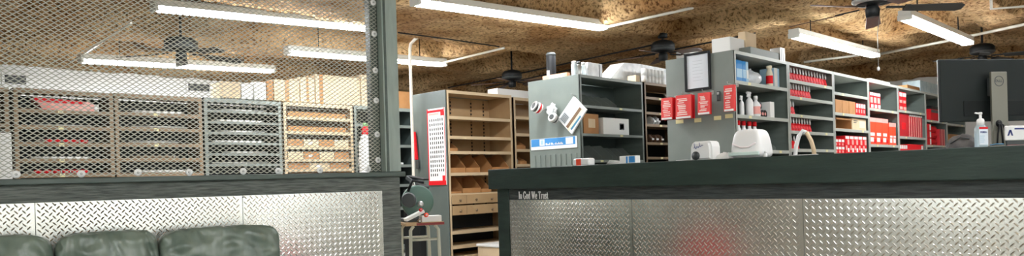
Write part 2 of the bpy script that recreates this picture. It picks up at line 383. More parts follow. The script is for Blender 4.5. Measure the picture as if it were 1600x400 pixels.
DB = mat('dark_fan_blade', (48, 50, 48), .5)
h = ZP(1363, 6, 2.52); f1 = fan(h, .74, .165, away(h, 0), 'nearest black ceiling fan, upper right, dark and brown blades', [BWOOD, BWOOD, BWOOD, BWOOD, DB])
pc = h + Vector((.03, -.05, -.1)); pl = ZP(1371, 105, 2.2); 
b = MB(); q = V(1371, 52, h.y - .06); e = V(1373, 104, h.y - .06); b.tube([(h.x - .0, h.y - .06, h.z - .09), (q.x, q.y, q.z), (q.x, q.y, e.z)], .003, 6); build('pull_chain', b, SILVER, f1)
b = MB(); b.lathe([(.004, 0), (.011, -.012), (.011, -.03), (.003, -.038)], (q.x, q.y, e.z), seg=10); build('chain_knob', b, WHITE, f1)
h = ZP(1036, 80, 2.66); fan(h, .6, .15, away(h, -60), 'black ceiling fan hanging just left of the white framed sheet', BWOOD)
h = ZP(800, 124, 2.58); fan(h, .62, .15, away(h, 20), 'black ceiling fan far behind, left of the black canister on the shelf', BWOOD)
h = ZP(283, 78, 2.58); fan(h, .66, .17, away(h, -72), 'black ceiling fan seen through the wire mesh', DB)
h = ZP(1535, 84, 2.60); fan(h, .62, .15, away(h, 40), 'black ceiling fan half hidden behind the top of the monitor', DB)

# ------------------------------------------------------------------ left half wall with wire screen (its own frame: s along, y away from the camera)
LA = Vector((.94, 5.15, 0)); LROT = atan2(4.70 - 5.15, 3.54 - .94)
LM = Matrix.Translation(LA) @ Matrix.Rotation(LROT, 4, 'Z'); LI = LM.inverted()
def LP(px, py, y):
    o = LI @ Vector((0, 0, EYE)); d = LI.to_3x3() @ Vector(ray(px, py)); t = (y - o.y) / d.y; return o + d * t
LEND = LP(634, 300, 0).x
def lthing(name, label, cat, s, y, z=0, group=None): return thing(name, label, cat, LM @ Vector((s, y, z)), LROT, group)
SL = -2.6
BOARDY = .028
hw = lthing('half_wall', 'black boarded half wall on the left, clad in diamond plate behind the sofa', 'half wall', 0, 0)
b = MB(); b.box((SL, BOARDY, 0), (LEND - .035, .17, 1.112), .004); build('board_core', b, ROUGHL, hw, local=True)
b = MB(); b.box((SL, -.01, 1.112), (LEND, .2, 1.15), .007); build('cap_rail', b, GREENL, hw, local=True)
# diamond plate
def tread(mb, o, xa, za, na, w, h, pitch, L=.034, wd=.0085, hh=.0017):
    P = .0395
    for o2, sg in ((0, 1), (.5, -1)):
        for i in range(int(w / P)):
            for j in range(int(h / P)):
                c = o + xa * ((i + .3 + o2) * P) + za * (h - (j + .3 + o2) * P)
                a = (xa * -1 + za) if sg > 0 else (xa + za); a = a.normalized(); p = na.cross(a)
                l = L / 2
                pts = [c - a * l, c - a * l * .5 - p * wd / 2, c + a * l * .5 - p * wd / 2, c + a * l, c + a * l * .5 + p * wd / 2, c - a * l * .5 + p * wd / 2, c - a * l * .55 + na * hh, c + a * l * .55 + na * hh]
                mb._add(pts, [(0, 1, 6), (1, 2, 7, 6), (2, 3, 7), (3, 4, 7), (4, 5, 6, 7), (5, 0, 6)])
def plate(parent, M, x0, x1, z0, z1, y, treads=True, lab=None):
    # sheet in a local frame whose -y faces the room
    b = MB(); R3 = M.to_3x3(); b.obb(M @ Vector(((x0 + x1) / 2, y + .0015, (z0 + z1) / 2)), (x1 - x0, .003, z1 - z0), R3)
    if treads: tread(b, M @ Vector((x0 + .006, y, z0 + .004)), R3 @ Vector((1, 0, 0)), Vector((0, 0, 1)), R3 @ Vector((0, -1, 0)), x1 - x0 - .01, z1 - z0 - .006, .0345)
    bmt = b.bm
    me = bpy.data.meshes.new('diamond_plate'); bmesh.ops.transform(bmt, matrix=parentM(parent).inverted(), verts=bmt.verts); bmt.to_mesh(me); bmt.free(); me.materials.append(PLATE)
    o = bpy.data.objects.new('diamond_plate', me); link(o, parent); return o
PT = LP(597, 298.6, BOARDY); s1 = PT.x; PZ = (LP(0, 317.8, BOARDY).z + PT.z) / 2 - .001
xs = [s1, s1 - 1.07, s1 - 2.29, s1 - 3.51, s1 - 4.73]
for i in range(4): plate(hw, LM, xs[i + 1] + .002, xs[i] - .002, .15, PZ, BOARDY - .0035, i < 3)
b = MB()
for px, py in ((87, 320), (190, 318), (380, 308), (460, 306.5), (545, 304.5)):
    p = LP(px, py, BOARDY - .004); b.lathe([(.005, 0), (.004, .002), (.001, .003)], (p.x, p.y, p.z), (0, -1, 0), 8)
build('screw', b, DGREY, hw, local=True)

# corner post standing on the cap rail
pa, pb = LP(599.5, 150, -.0).x, LP(623.5, 150, -.0).x
MY = .088
cp = lthing('corner_post', 'tall square black post standing at the end of the left half wall', 'post', (pa + pb) / 2, .05, 1.15)
HT = 3.05; hz0 = LP(600, 0, .05).z + .1
b = MB(); b.box((pa, 0.0, 1.151), (pb, .085, hz0 - .001), .005); bmesh.ops.transform(b.bm, matrix=LM, verts=b.bm.verts); build('post', b, POSTM, cp)
def lbuild(name, b, m, parent, smooth=False):
    bmesh.ops.transform(b.bm, matrix=LM, verts=b.bm.verts); return build(name, b, m, parent, smooth=smooth)
b = MB(); b.box((pa + .012, -.006, 1.151), (pa + .03, 0, hz0 - .002)); lbuild('trim_strip', b, GREENL, cp)
q0, q1 = LP(579, 150, MY + .03).x, LP(592, 150, MY + .03).x
b = MB(); b.box((q0, MY + .012, 1.151), (pb, MY + .10, hz0 - .002), .004); lbuild('back_stud', b, GREENL, cp)

# expanded metal screen
hz = LP(600, 0, .05).z + .1
b = MB(); b.box((SL, .0, hz), (pb, .17, 3.0), .004); bmesh.ops.transform(b.bm, matrix=LM, verts=b.bm.verts)
struct('light_block_header', b, POSTM)  # unseen header, added to keep waiting-area light off the ceiling behind the mesh
sc = lthing('wire_screen', 'grey diamond mesh screen above the black half wall, left half of the picture', 'mesh screen', 0, MY, 1.152)
S0, S1 = -.75, pa - .002
CW, CH = .0425, .030
ZB, ZT = 1.152, LP(600, 0, MY).z + .06
nk = int((ZT - ZB) / (CH / 2)); ni = int((S1 - S0) / (CW / 2))
vs, fs = [], []
hw_, th = .0035, .0012
for k in range(nk + 1):
    zk = ZB + .0145 + k * CH / 2; base = len(vs)
    for i in range(ni + 1):
        s_ = S0 + (S1 - S0) * i / ni; z = zk + ((1 if (i + k) % 2 else -1) * (CH / 4 - .0014))
        vs += [(s_, MY - th, z - hw_), (s_, MY + th, z - hw_ + .0012), (s_, MY + th, z + hw_), (s_, MY - th, z + hw_ - .0012)]
    for i in range(ni):
        a = base + 4 * i
        for j in range(4): fs.append((a + j, a + (j + 1) % 4, a + 4 + (j + 1) % 4, a + 4 + j))
me = bpy.data.meshes.new('expanded_metal'); me.from_pydata(vs, [], fs); me.transform(parentM(sc).inverted() @ LM); me.materials.append(MESHM)
o = bpy.data.objects.new('expanded_metal', me); link(o, sc)
for px, py in ((25, 272.5), (127, 271.5), (215.5, 269.5), (295.5, 269), (380, 267.5), (434.5, 267), (500, 266), (575, 264), (583, 4), (585, 53), (587, 110), (588.5, 157), (589.5, 210), (591.5, 250)):
    p = LP(px, py, MY - .004); p.x = min(p.x, pa - .026); b = MB()
    b.lathe([(.024, 0), (.024, .003), (.008, .004)], (p.x, p.y, p.z), (0, -1, 0), 18)
    w = lbuild('washer', b, ZINC, sc)
    b = MB(); b.lathe([(.008, .004), (.0075, .008), (.003, .0095)], (p.x, p.y, p.z), (0, -1, 0), 10); lbuild('screw_head', b, SILVER, w)

# ------------------------------------------------------------------ sofa
YF = -.36                                 # front face of the back cushions
def cushion(w, d, h, seed, big=.0):
    bm = bmesh.new(); n = 26
    bmesh.ops.create_cube(bm, size=2); bmesh.ops.subdivide_edges(bm, edges=bm.edges, cuts=n, use_grid_fill=True)
    for v in bm.verts:
        x, y, z = v.co
        e = 5.5
        L = (abs(x) ** e + abs(y) ** e + abs(z) ** e) ** (1 / e); x, y, z = x / L, y / L, z / L
        puff = 1 + .16 * (1 - x * x) * (1 - z * z)
        X, Y, Z = x * w / 2, y * d / 2 * puff, z * h / 2 * (1 + .02 * (1 - x * x))
        q = Vector((x * 3 + seed * 7, z * 3, y * 2 + seed))
        # drawn gathers running down from the top edge, deeper towards the upper corners
        g = noise.noise((x * 9 + seed * 3 + z * 2.2, z * 1.6, seed)) * (.010 + .022 * max(0, z) + .018 * abs(x) ** 3)
        g += noise.noise(q * 1.3) * .018
        k = max(0, 1 - hypot(abs(x) - .97, z - .95) / .42)
        g -= k * k * .03 * abs(sin((x * 20 + z * 26 + seed)))
        v.co = (X, Y + (-g if y < 0 else g) * 1.0, Z + (noise.noise((x * 6 + seed, 3, y * 4)) * .012 if z > .5 else 0))
    return bm
def cush_part(name, parent, s0, s1, y0, y1, z0, z1, seed, tilt=0):
    b = MB(); t = cushion(s1 - s0 , y1 - y0, z1 - z0, seed)
    M = Matrix.Translation(((s0 + s1) / 2, (y0 + y1) / 2, (z0 + z1) / 2)) @ Matrix.Rotation(tilt, 4, 'X')
    bmesh.ops.transform(t, matrix=M, verts=t.verts); b.merge(t)
    return lbuild(name, b, LEATHER, parent, True)
e0 = LP(-166, 375, YF).x; e1 = LP(85, 375, YF).x; e2 = LP(251, 375, YF).x; e3 = LP(441, 375, YF).x
zt1 = LP(40, 368, YF + .1).z; zt2 = LP(170, 363, YF + .1).z; zt3 = LP(350, 355, YF + .1).z
cs0 = e0; 
sofa = lthing('leather_sofa', 'dark green leather three-seat sofa in front of the diamond plate on the left', 'sofa', (cs0 + e3) / 2, YF, 0)
for (a, c, zt, sd) in ((e0, e1, zt1, 1.3), (e1, e2, zt2, 4.7), (e2, e3, zt3, 2.2)):
    cush_part('back_cushion', sofa, a + .002, c - .002, YF, YF + .2, .40, zt, sd, radians(-6))
YB = YF + .23
b = MB(); b.box((cs0 - .02, YB - .02, .12), (e3 + .02, YB + .08, zt1 - .12), .03); lbuild('back_frame', b, LEATHER, sofa)
b = MB(); b.box((cs0 - .02, YF - .62, .1), (e3 + .02, YB - .02, .28), .03); lbuild('base', b, LEATHER, sofa)
for i, (a, c) in enumerate(((e0, e1), (e1, e2), (e2, e3))): cush_part('seat_cushion', sofa, a + .004, c - .004, YF - .64, YF - .01, .285, .44, 5.1 + i)
for a, c in ((cs0 - .2, cs0 - .025), (e3 + .025, e3 + .2)):
    b = MB(); b.box((a, YF - .64, .08), (c, YB + .08, .56), .06); lbuild('arm', b, LEATHER, sofa)
for a in (cs0 - .1, e3 + .1):
    for y in (YF - .56, YB):
        b = MB(); p = Vector((a, y, 0)); b.lathe([(.02, 0), (.03, .085)], p, seg=10); lbuild('foot', b, BLACK, sofa)

# red round stool that the plate of the counter mirrors
st_ = thing('round_stool', 'round stool with red padded seat standing between sofa and counter', 'stool', (2.72, 3.32, 0))
b = MB(); b.lathe([(.17, .20), (.21, .22), (.225, .36), (.215, .49), (.17, .53), (.02, .545)], (2.72, 3.32, 0), seg=28); build('seat', b, RED, st_)
for k in range(4):
    a = pi / 4 + k * pi / 2; b = MB(); b.tube([(2.72 + .14 * cos(a), 3.32 + .14 * sin(a), .21), (2.72 + .17 * cos(a), 3.32 + .17 * sin(a), 0)], .012, 8); build('leg', b, SILVER, st_)

# ------------------------------------------------------------------ service counter on the right
CX = 4.2; CT = 1.15
ct = thing('service_counter', 'long dark green service counter clad in diamond plate, right half of the picture', 'counter', (CX + .3, 1.7, 0))
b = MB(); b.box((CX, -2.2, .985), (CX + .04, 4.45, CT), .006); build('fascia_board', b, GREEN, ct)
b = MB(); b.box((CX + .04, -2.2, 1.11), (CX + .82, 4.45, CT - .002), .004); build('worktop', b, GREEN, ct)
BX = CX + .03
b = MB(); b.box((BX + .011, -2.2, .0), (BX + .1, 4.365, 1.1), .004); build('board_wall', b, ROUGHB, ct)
b = MB(); b.box((BX, 4.245, .0), (BX + .12, 4.375, .984), .005); build('end_post', b, GREEN, ct)
CM = Matrix.Translation((BX, 0, 0)) @ Matrix.Rotation(-pi / 2, 4, 'Z')     # local x -> -y, local -y -> -x
ys = [4.24, 3.02, 1.80, .58, -.64]
for i in range(4): plate(ct, CM, -ys[i] + .0015, -ys[i + 1] - .0015, .15, .894, .0065, i < 3)

# 'In God We Trust' in white serif letters, drawn stroke by stroke
def serif_text(parent, o, xa, za, na, H, W, mt):
    G = {'I': (.42, [[(.21, 0), (.21, 1)]], [(.05, .37, 0), (.05, .37, 1)], []),
         'n': (.56, [[(.14, 0), (.14, .64)], [(.14, .5), (.24, .62), (.36, .6), (.42, .48), (.42, 0)]], [(.02, .26, 0), (.30, .54, 0), (.02, .14, .64)], []),
         'G': (.78, [[(.68, .78), (.55, .95), (.36, 1), (.16, .82), (.1, .5), (.16, .18), (.36, 0), (.58, .06), (.66, .16), (.66, .42)]], [(.5, .78, .42)], [(.68, .7, 1.0)]),
         'o': (.56, [[(.28, 0), (.12, .12), (.08, .32), (.12, .52), (.28, .64), (.44, .52), (.48, .32), (.44, .12), (.28, 0)]], [], []),
         'd': (.6, [[(.44, 0), (.44, 1)], [(.44, .56), (.28, .64), (.12, .52), (.08, .32), (.12, .1), (.28, 0), (.44, .1)]], [(.32, .44, 1), (.44, .58, 0)], []),
         'W': (1.02, [[(.12, 1), (.34, 0)], [(.34, 0), (.53, .86)], [(.45, 1), (.68, 0)], [(.68, 0), (.9, 1)]], [(.0, .24, 1), (.34, .58, 1), (.8, 1.02, 1)], []),
         'e': (.52, [[(.1, .36), (.44, .36), (.42, .54), (.28, .64), (.12, .52), (.07, .32), (.13, .1), (.3, 0), (.46, .14)]], [], []),
         'T': (.7, [[(.35, 0), (.35, 1)]], [(.04, .66, 1), (.22, .48, 0)], [(.06, .8, 1), (.64, .8, 1)]),
         'r': (.44, [[(.14, 0), (.14, .64)], [(.14, .46), (.24, .6), (.38, .6)]], [(.02, .27, 0), (.02, .14, .64)], []),
         'u': (.58, [[(.14, .64), (.14, .14), (.22, .02), (.36, .06), (.43, .18)], [(.43, .64), (.43, 0)]], [(.02, .14, .64), (.31, .43, .64), (.43, .56, 0)], []),
         's': (.46, [[(.38, .48), (.26, .64), (.12, .54), (.14, .4), (.34, .26), (.36, .1), (.22, 0), (.07, .14)]], [], []),
         't': (.4, [[(.17, .84), (.17, .1), (.25, .0), (.36, .08)]], [(.04, .34, .62)], [])}
    x = 0; segs = []
    for chx in 'In God We Trust':
        if chx == ' ': x += .3; continue
        w, st1, ser, vt = G[chx]
        for pl in st1:
            for p, q in zip(pl, pl[1:]): segs.append((x + p[0], p[1], x + q[0], q[1], .13))
        for a, c, z in ser: segs.append((x + a, z + (.03 if z == 0 else -.03), x + c, z + (.03 if z == 0 else -.03), .06))
        for a, z0, z1 in vt: segs.append((x + a, z0, x + a, z1, .06))
        x += w + .02
    b = MB(); kx = W / x
    for x0, z0, x1, z1, t in segs:
        p = o + xa * x0 * kx + za * z0 * H; q = o + xa * x1 * kx + za * z1 * H; d = q - p; L = d.length
        if L < 1e-6: continue
        d.normalize(); sd = na.cross(d); b.obb((p + q) / 2 + na * .0008, (L + t * H * .25, t * H * 1.0, .0016), Matrix((d, sd, na)).transposed())
    return build('lettering', b, mt, parent)
p = U(810.5, 310.8, BX + .01); q = U(856, 310.0, BX + .01)
serif_text(ct, Vector((BX + .0095, p.y, p.z)), Vector((0, -1, 0)), Vector((0, 0, 1)), Vector((-1, 0, 0)),   .058, abs(q.y - p.y) * 1.02, WHITE)

# ------------------------------------------------------------------ shelving
SLOT = mat('punched_strip', (150, 116, 78), .6); nt_ = SLOT.node_tree; w_ = nt_.nodes.new('ShaderNodeTexWave'); w_.bands_direction = 'Z'; w_.inputs['Scale'].default_value = 6.3
tc_ = nt_.nodes.new('ShaderNodeTexCoord'); nt_.links.new(tc_.outputs['Object'], w_.inputs['Vector']); r_ = nt_.nodes.new('ShaderNodeValToRGB'); r_.color_ramp.interpolation = 'CONSTANT'
r_.color_ramp.elements[0].color = lin((40, 34, 28)); r_.color_ramp.elements[1].position = .55; r_.color_ramp.elements[1].color = lin((172, 138, 98)); nt_.links.new(w_.outputs['Fac'], r_.inputs[0]); nt_.links.new(r_.outputs[0], nt_.nodes['Principled BSDF'].inputs['Base Color'])
def shelf_unit(name, label, u0, u1, v0, depth, top, shelves, side, back, edge, deck, group, lip=.032, pw=.03, toplip=.03, ribs=None, base=True, tags=()):
    t = thing(name, label, 'shelving', ((u0 + u1) / 2, v0 + depth / 2, 0), group=group)
    u0 += .001; u1 -= .001; v1 = v0 + depth
    for a in (u0, u1 - .006):
        b = MB(); b.box((a, v0 + .004, .02), (a + .006, v1, top - .002)); build('side_panel', b, side, t)
    b = MB(); b.box((u0 + .006, v1 - .006, .02), (u1 - .006, v1, top - .03)); build('back_panel', b, back, t)
    b = MB(); b.box((u0 + .006, v0 + .006, top - .02), (u1 - .006, v1 - .006, top)); b.box((u0 + pw, v0, top - toplip), (u1 - pw, v0 + .006, top)); build('top_panel', b, [edge], t)
    for a in (u0, u1 - pw):
        b = MB(); b.box((a, v0, 0), (a + pw, v0 + .004, top)); xx = a if a == u0 else a + pw - .004; b.box((xx, v0, 0), (xx + .004, v0 + .03, top))
        build('post', b, edge, t)
    for z in list(shelves) + ([.1] if base else []):
        b = MB(); b.box((u0 + .007, v0 + .005, z - .012), (u1 - .007, v1 - .007, z)); b.box((u0 + pw, v0 + .001, z - lip), (u1 - pw, v0 + .006, z)); s = build('shelf', b, [edge], t)
        for k, f in enumerate(tags):
            if (int(z * 100) + k) % 3 == 0: continue
            x = u0 + (u1 - u0) * f; b = MB(); b.box((x - .025, v0 - .001, z - lip + .004), (x + .025, v0 + .001, z - .004)); build('label_tag', b, YEL, s)
    if ribs:                                 # punched uprights at the back of the bay
        for x in ribs:
            b = MB()
            xc = u0 + (u1 - u0) * x; b.box((xc - .012, v1 - .010, .12), (xc + .012, v1 - .0062, top - .05))
            build('slot_strip', b, SLOT, t)
    return t

# --- grey bank behind the counter (fronts on y = 3.127)
VM = 3.127; MU = [6.0, 7.105, 8.255, 9.345, 10.445, 11.66, 12.74, 13.85]
MZ = [[1.889, 1.585, 1.27, .95, .6], [1.986, 1.82, 1.64, 1.472, 1.29, 1.0, .6], [1.936, 1.708, 1.53, 1.25, .9, .5], [1.813, 1.368, 1.0, .6], [1.843, 1.491, 1.24, .9, .5], [1.758, 1.392, 1.0, .6], [1.745, 1.38, 1.0, .6]]
MD = ['with blue binders and white bottles beside the framed sheet', 'full of rows of red packs with grey round tops', 'with brown bins above red and white cartons', 'with tall orange cartons on its middle shelf', 'with a row of thin red cartons on its middle shelf', 'with stacked red rolls, left of the monitor', 'half hidden behind the monitor and sanitizer bottle']
MBANK = []
for i in range(7):
    MBANK.append(shelf_unit('steel_shelving', 'grey steel shelving bay ' + MD[i], MU[i], MU[i + 1], VM, .40, 2.155 if i < 6 else 2.0, MZ[i], RIBD, STEELD, STEELP, STEELD, 'grey shelving bays behind the counter', tags=(.25, .8)))
    if i == 0: t0 = MBANK[0]
# end panel on the first bay and the plain rear bay
b = MB(); b.box((5.985, VM + .002, .02), (5.999, 3.826, 2.155), .003); build('end_panel', b, STEELG, t0)
b = MB(); b.box((5.999, VM + .401, .02), (7.1, 3.82, 2.15), .003); build('rear_casing', b, STEELG, t0)

# --- middle grey bay with the blue sign (fronts on y = 4.9)
VG = 4.9
g1 = shelf_unit('steel_shelving', 'grey steel shelving bay whose end panel carries a blue sign and a hung catalogue', 6.0, 7.165, VG, .42, 2.16, [1.838, 1.534, 1.25, .9, .5], RIBD, STEELK, STEELG, STEELK, 'middle row of shelving', lip=.028, tags=(.3, .62))
b = MB(); b.box((5.986, VG + .002, .02), (5.999, 5.64, 2.16), .003); build('end_panel', b, GEND, g1)
b = MB(); b.box((5.999, VG + .421, .02), (7.16, 5.635, 2.155), .003); build('rear_casing', b, STEELG, g1)
b = MB()
for i in range(9): y = VG + .05 + i * .075; b.box((5.978, y, .2), (5.985, y + .035, 1.325), .004)
build('slat_panel', b, GEND, g1)
g2 = shelf_unit('steel_shelving', 'brown steel shelving bay between the grey bay and the panel with red bags', 7.195, 8.3, VG, .45, 2.17, [2.0, 1.82, 1.677, 1.46, 1.286, 1.0, .6], BROWNS, DARKB, BROWNE, BROWNS, 'middle row of shelving', lip=.03, tags=(.3, .7))
shelf_unit('steel_shelving', 'brown steel shelving bay mostly hidden behind the panel with red bags', 8.31, 9.4, VG, .45, 2.17, [1.9, 1.6, 1.3, 1.0, .6], BROWNS, DARKB, BROWNE, BROWNS, 'middle row of shelving')

# --- tan bays with the red and white board on their end (fronts on y = 7.085)
VT = 7.085
t1 = shelf_unit('steel_shelving', 'tan steel shelving bay with cardboard bins, its grey end panel carrying a red board', 6.0, 7.18, VT, .46, 2.235, [1.905, 1.65, 1.455, 1.176, .907, .425, .238], TAN, TAN, TANL, TAN, 'tan shelving row', lip=.04, pw=.035, toplip=.04, ribs=(.12, .38, .7, .9))
b = MB(); b.box((5.984, VT + .002, .02), (5.999, 7.79, 2.235), .003); build('end_panel', b, STEELM, t1)
b = MB(); b.box((5.999, VT + .461, .02), (7.175, 7.785, 2.23), .003); build('rear_casing', b, STEELG, t1)
b = MB(); b.box((6.008, VT + .44, .1), (7.17, VT + .4535, .6)); build('lower_shade_sheet', b, DARKB, t1)  # dark sheet painting the shade inside the lower compartments
for z0, z1 in ((.63, .755), (.768, .893)):
    b = MB(); b.box((6.04, VT - .012, z0), (7.14, VT + .0, z1 - .004), .004); b.box((6.045, VT, z0), (7.135, VT + .4, z0 + .01)); d = build('drawer', b, TAN, t1)
    for k in range(4):
        x = 6.17 + k * .28; b = MB(); b.lathe([(.012, 0), (.016, .004), (.016, .018), (.010, .024)], (x, VT - .012, z0 + .05), (0, -1, 0), 10); build('knob', b, BROWNS, d)
    for x in (6.28, 6.86):
        b = MB(); b.box((x, VT - .0135, z0 + .008), (x + .005, VT - .0122, z1 - .012)); build('seam', b, BROWNS, d)
t2 = shelf_unit('steel_shelving', 'tan steel shelving bay seen between the first tan bay and the grey end panel', 7.215, 8.35, VT, .46, 2.215, [1.95, 1.712, 1.493, 1.284, 1.0, .6], TAN, TAN, TANL, TAN, 'tan shelving row', lip=.04, pw=.035, toplip=.04, ribs=(.15, .85))

# --- wall row seen through the screen (fronts on y = 9)
VB = 9.0
BU = [(.62, 1.70), (1.735, 2.69), (2.70, 3.69), (3.71, 4.74), (4.765, 5.85), (5.87, 6.95)]
bl = ['dark steel shelving bay at the far left edge behind the mesh', 'brown steel shelving bay behind the mesh with a red wrapped bundle on its top shelf', 'brown steel shelving bay behind the mesh, below the wall grille', 'grey steel shelving bay behind the mesh with closely spaced shelves', 'tan steel shelving bay behind the mesh with cardboard trays', 'dark steel shelving bay behind the black post and conduit']
def bz(pxs, x): return [V(x, y, VB).z for y in pxs]
BZ = [[1.8, 1.5, 1.2, .9, .5], bz((172, 197, 223, 248, 271), 100), bz((177, 200, 224, 247, 270), 250), bz((173.5, 190.5, 207, 222.5, 239.5, 256), 378), bz((181, 204, 228, 248, 264), 442), [1.95, 1.65, 1.35, 1.05, .7]]
BM_ = [(BROWNS, DARKB, BROWNE), (BROWNS, DARKB, BROWNE), (BROWNS, DARKB, BROWNE), (STEELD, DARKB, STEELG), (TAN, BROWNS, TANL), (STEELD, DARKB, STEELG)]
for i, (a, c) in enumerate(BU):
    s, bk, e = BM_[i]
    shelf_unit('steel_shelving', bl[i], a, c, VB, .46, 2.17 + .008 * i, BZ[i], s, bk, e, s, 'wall shelving behind the mesh', lip=.042 if i != 3 else .03, pw=.042, toplip=.05, tags=(.45,) if i in (1, 2) else ())

# ------------------------------------------------------------------ goods: helpers
def nudge_label(o, name, b, m): return build(name, b, m, o)
def carton(name, label, cat, a, c, body, group=None, face='front', lab=None, labm=None, flap=True, bev=.004, top=None, rz=0):
    """box standing between corners a and c; lab = list of (x0,x1,z0,z1 fractions, material) printed panels on its front (-y) face"""
    a, c = Vector(a), Vector(c); lo = Vector((min(a.x, c.x), min(a.y, c.y), min(a.z, c.z))); hi = Vector((max(a.x, c.x), max(a.y, c.y), max(a.z, c.z)))
    mid = (lo + hi) / 2; t = thing(name, label, cat, (mid.x, mid.y, lo.z), 0, group)
    b = MB(); b.box(lo, hi, bev); build('body', b, body, t)
    for k, (x0, x1, z0, z1, m_) in enumerate(lab or []):
        b = MB(); w, h = hi.x - lo.x, hi.z - lo.z
        b.box((lo.x + w * x0, lo.y - .0015, lo.z + h * z0), (lo.x + w * x1, lo.y + .001, lo.z + h * z1)); build('label', b, m_, t)
    if flap:
        b = MB(); b.box((lo.x + .004, mid.y - .012, hi.z - .0005), (hi.x - .004, mid.y + .012, hi.z + .0012)); build('tape', b, TAPE if body in (CARD, CARDP) else WHITEP, t)
    if rz:
        t.rotation_euler = (0, 0, rz)
    return t
def onv(px0, px1, py, v):              # x range on the plane y = v for two pixel columns
    return V(px0, py, v).x, V(px1, py, v).x
def bottle(name, label, cat, x, y, z, r, h, body, cap, capr=.45, caph=.18, lab=None, group=None, spray=False):
    t = thing(name, label, cat, (x, y, z), 0, group); hb = h * (1 - caph)
    b = MB(); b.lathe([(r * .9, 0), (r, .01), (r, hb * .68), (r * .85, hb * .8), (r * capr * .8, hb * .93), (r * capr * .8, hb)], (x, y, z), seg=18); build('body', b, body, t)
    b = MB()
    if spray:
        b.lathe([(r * capr, 0), (r * capr, h * caph * .5)], (x, y, z + hb), seg=12); b.box((x - r * 1.2, y - r * .3, z + hb + h * caph * .5), (x + r * .7, y + r * .3, z + h), .004)
        b.obb((x - r * .9, y, z + hb + h * caph * .2), (.008, .012, h * caph * .8), (0, .3, 0))
    else: b.lathe([(r * capr, 0), (r * capr, h * caph * .9), (r * capr * .8, h * caph)], (x, y, z + hb), seg=14)
    build('cap', b, cap, t)
    if lab:
        b = MB(); b.lathe([(r * 1.01, hb * .18), (r * 1.015, hb * .19), (r * 1.015, hb * .6), (r * 1.01, hb * .61)], (x, y, z), seg=18); build('label', b, lab, t)
    return t
def shelf_bin(name, label, x0, x1, y0, y1, z, hb, hf, m_, group=None):
    """open-fronted bin: high back, sides sloping down to a low front"""
    t = thing(name, label, 'bin', ((x0 + x1) / 2, (y0 + y1) / 2, z), 0, group); e = .004
    b = MB(); b.box((x0, y0, z), (x1, y1, z + e)); b.box((x0, y1 - e, z + e), (x1, y1, z + hb * .8)); build('tray', b, m_, t)
    b = MB(); b.box((x0, y0, z + e), (x1, y0 + e, z + hf)); build('front', b, m_, t)
    for a in (x0, x1 - e):
        b = MB(); b.prism([(a, y0 + e, z + e), (a, y1 - e, z + e), (a, y1 - e, z + hb * .8), (a, y0 + (y1 - y0) * .5, z + hb), (a, y0 + e, z + hf)], (e, 0, 0)); build('side', b, m_, t)
    return t
def divider(label, x0, x1, y0, y1, z, h, m_, group=None):
    """row of two folded sheet dividers: pitched plates standing on the shelf"""
    t = thing('shelf_divider', label, 'divider', ((x0 + x1) / 2, (y0 + y1) / 2, z), 0, group); e = .003
    b = MB(); b.box((x0, y0, z), (x1, y1, z + e)); build('base', b, m_, t)
    for f in (0, .5, 1):
        a = x0 + (x1 - x0 - e) * f; b = MB()
        b.prism([(a, y0, z + e), (a, y1, z + e), (a, y1, z + h), (a, y0 + (y1 - y0) * .5, z + h), (a, y0, z + h * .25)], (e, 0, 0)); build('fin', b, m_, t)
    return t

# ------------------------------------------------------------------ goods in the grey bank behind the counter
YF0 = VM + .022
# bay 1, top shelf
z = 1.8905
x0, x1 = onv(1150, 1162, 110, YF0); xm = x0
for i, (p0, p1, py, m_, lb) in enumerate(((1150.5, 1160, 84, BLUE, 'blue binder standing at the left end of the top shelf beside the framed sheet'), (1160.5, 1165.5, 88, BLUE, 'second blue binder on the top shelf, right of the first'), (1166, 1169.5, 90, BLUEL, 'pale blue binder on the top shelf, right of the blue ones'))):
    a, c = onv(p0, p1, 110, YF0 + .06); t = thing('binder', lb, 'binder', ((a + c) / 2, YF0 + .2, z), 0, 'binders on the top shelf'); zt = min(V(p0, py, YF0 + .06).z, 2.10)
    b = MB(); b.box((a, YF0 + .06, z), (c, YF0 + .33, zt), .004); build('cover', b, m_, t)
    b = MB(); b.box((a + .004, YF0 + .058, z + .05), (c - .004, YF0 + .0605, z + .13)); build('spine_label', b, BLUEL if m_ is BLUE else WHITEP, t)
a, c = onv(1172, 1200, 118, YF0); a = max(a, 6.44)
t = thing('plastic_bag', 'rounded white plastic bundle lying in the middle of the top shelf right of the binders', 'bundle', ((a + c) / 2, YF0 + .13, z))
bm = bmesh.new(); bmesh.ops.create_uvsphere(bm, u_segments=28, v_segments=18, radius=1)
for v in bm.verts:
    n = 1 + .12 * noise.noise(v.co * 2.2); v.co = Vector((v.co.x * (c - a) / 2 * n, v.co.y * .11 * n, (max(v.co.z, -.75) + .75) * .082 * n))
    v.co += Vector(((a + c) / 2, YF0 + .13, z))
b = MB(); b.merge(bm); build('wrap', b, WHITEGREY, t, smooth=True)
b = MB(); b.tube([((a + c) / 2, YF0 + .13, z + .135), ((a + c) / 2 + .02, YF0 + .12, z + .165)], [.02, .008], 8); build('knot', b, WHITEGREY, t)
a, c = 6.47, 6.76
t = thing('safety_goggles', 'dark goggles with two bright lens glints behind the white bundle', 'goggles', ((a + c) / 2, YF0 + .3, z))
b = MB(); b.box((a, YF0 + .25, z), (c, YF0 + .34, z + .19), .03); build('strap', b, BLACK, t)
for f in (.33, .68):
    b = MB(); b.lathe([(.03, 0), (.026, .006), (.01, .009)], (a + (c - a) * f, YF0 + .25, z + .155), (0, -1, 0), 14); build('lens', b, GLASSP, t)
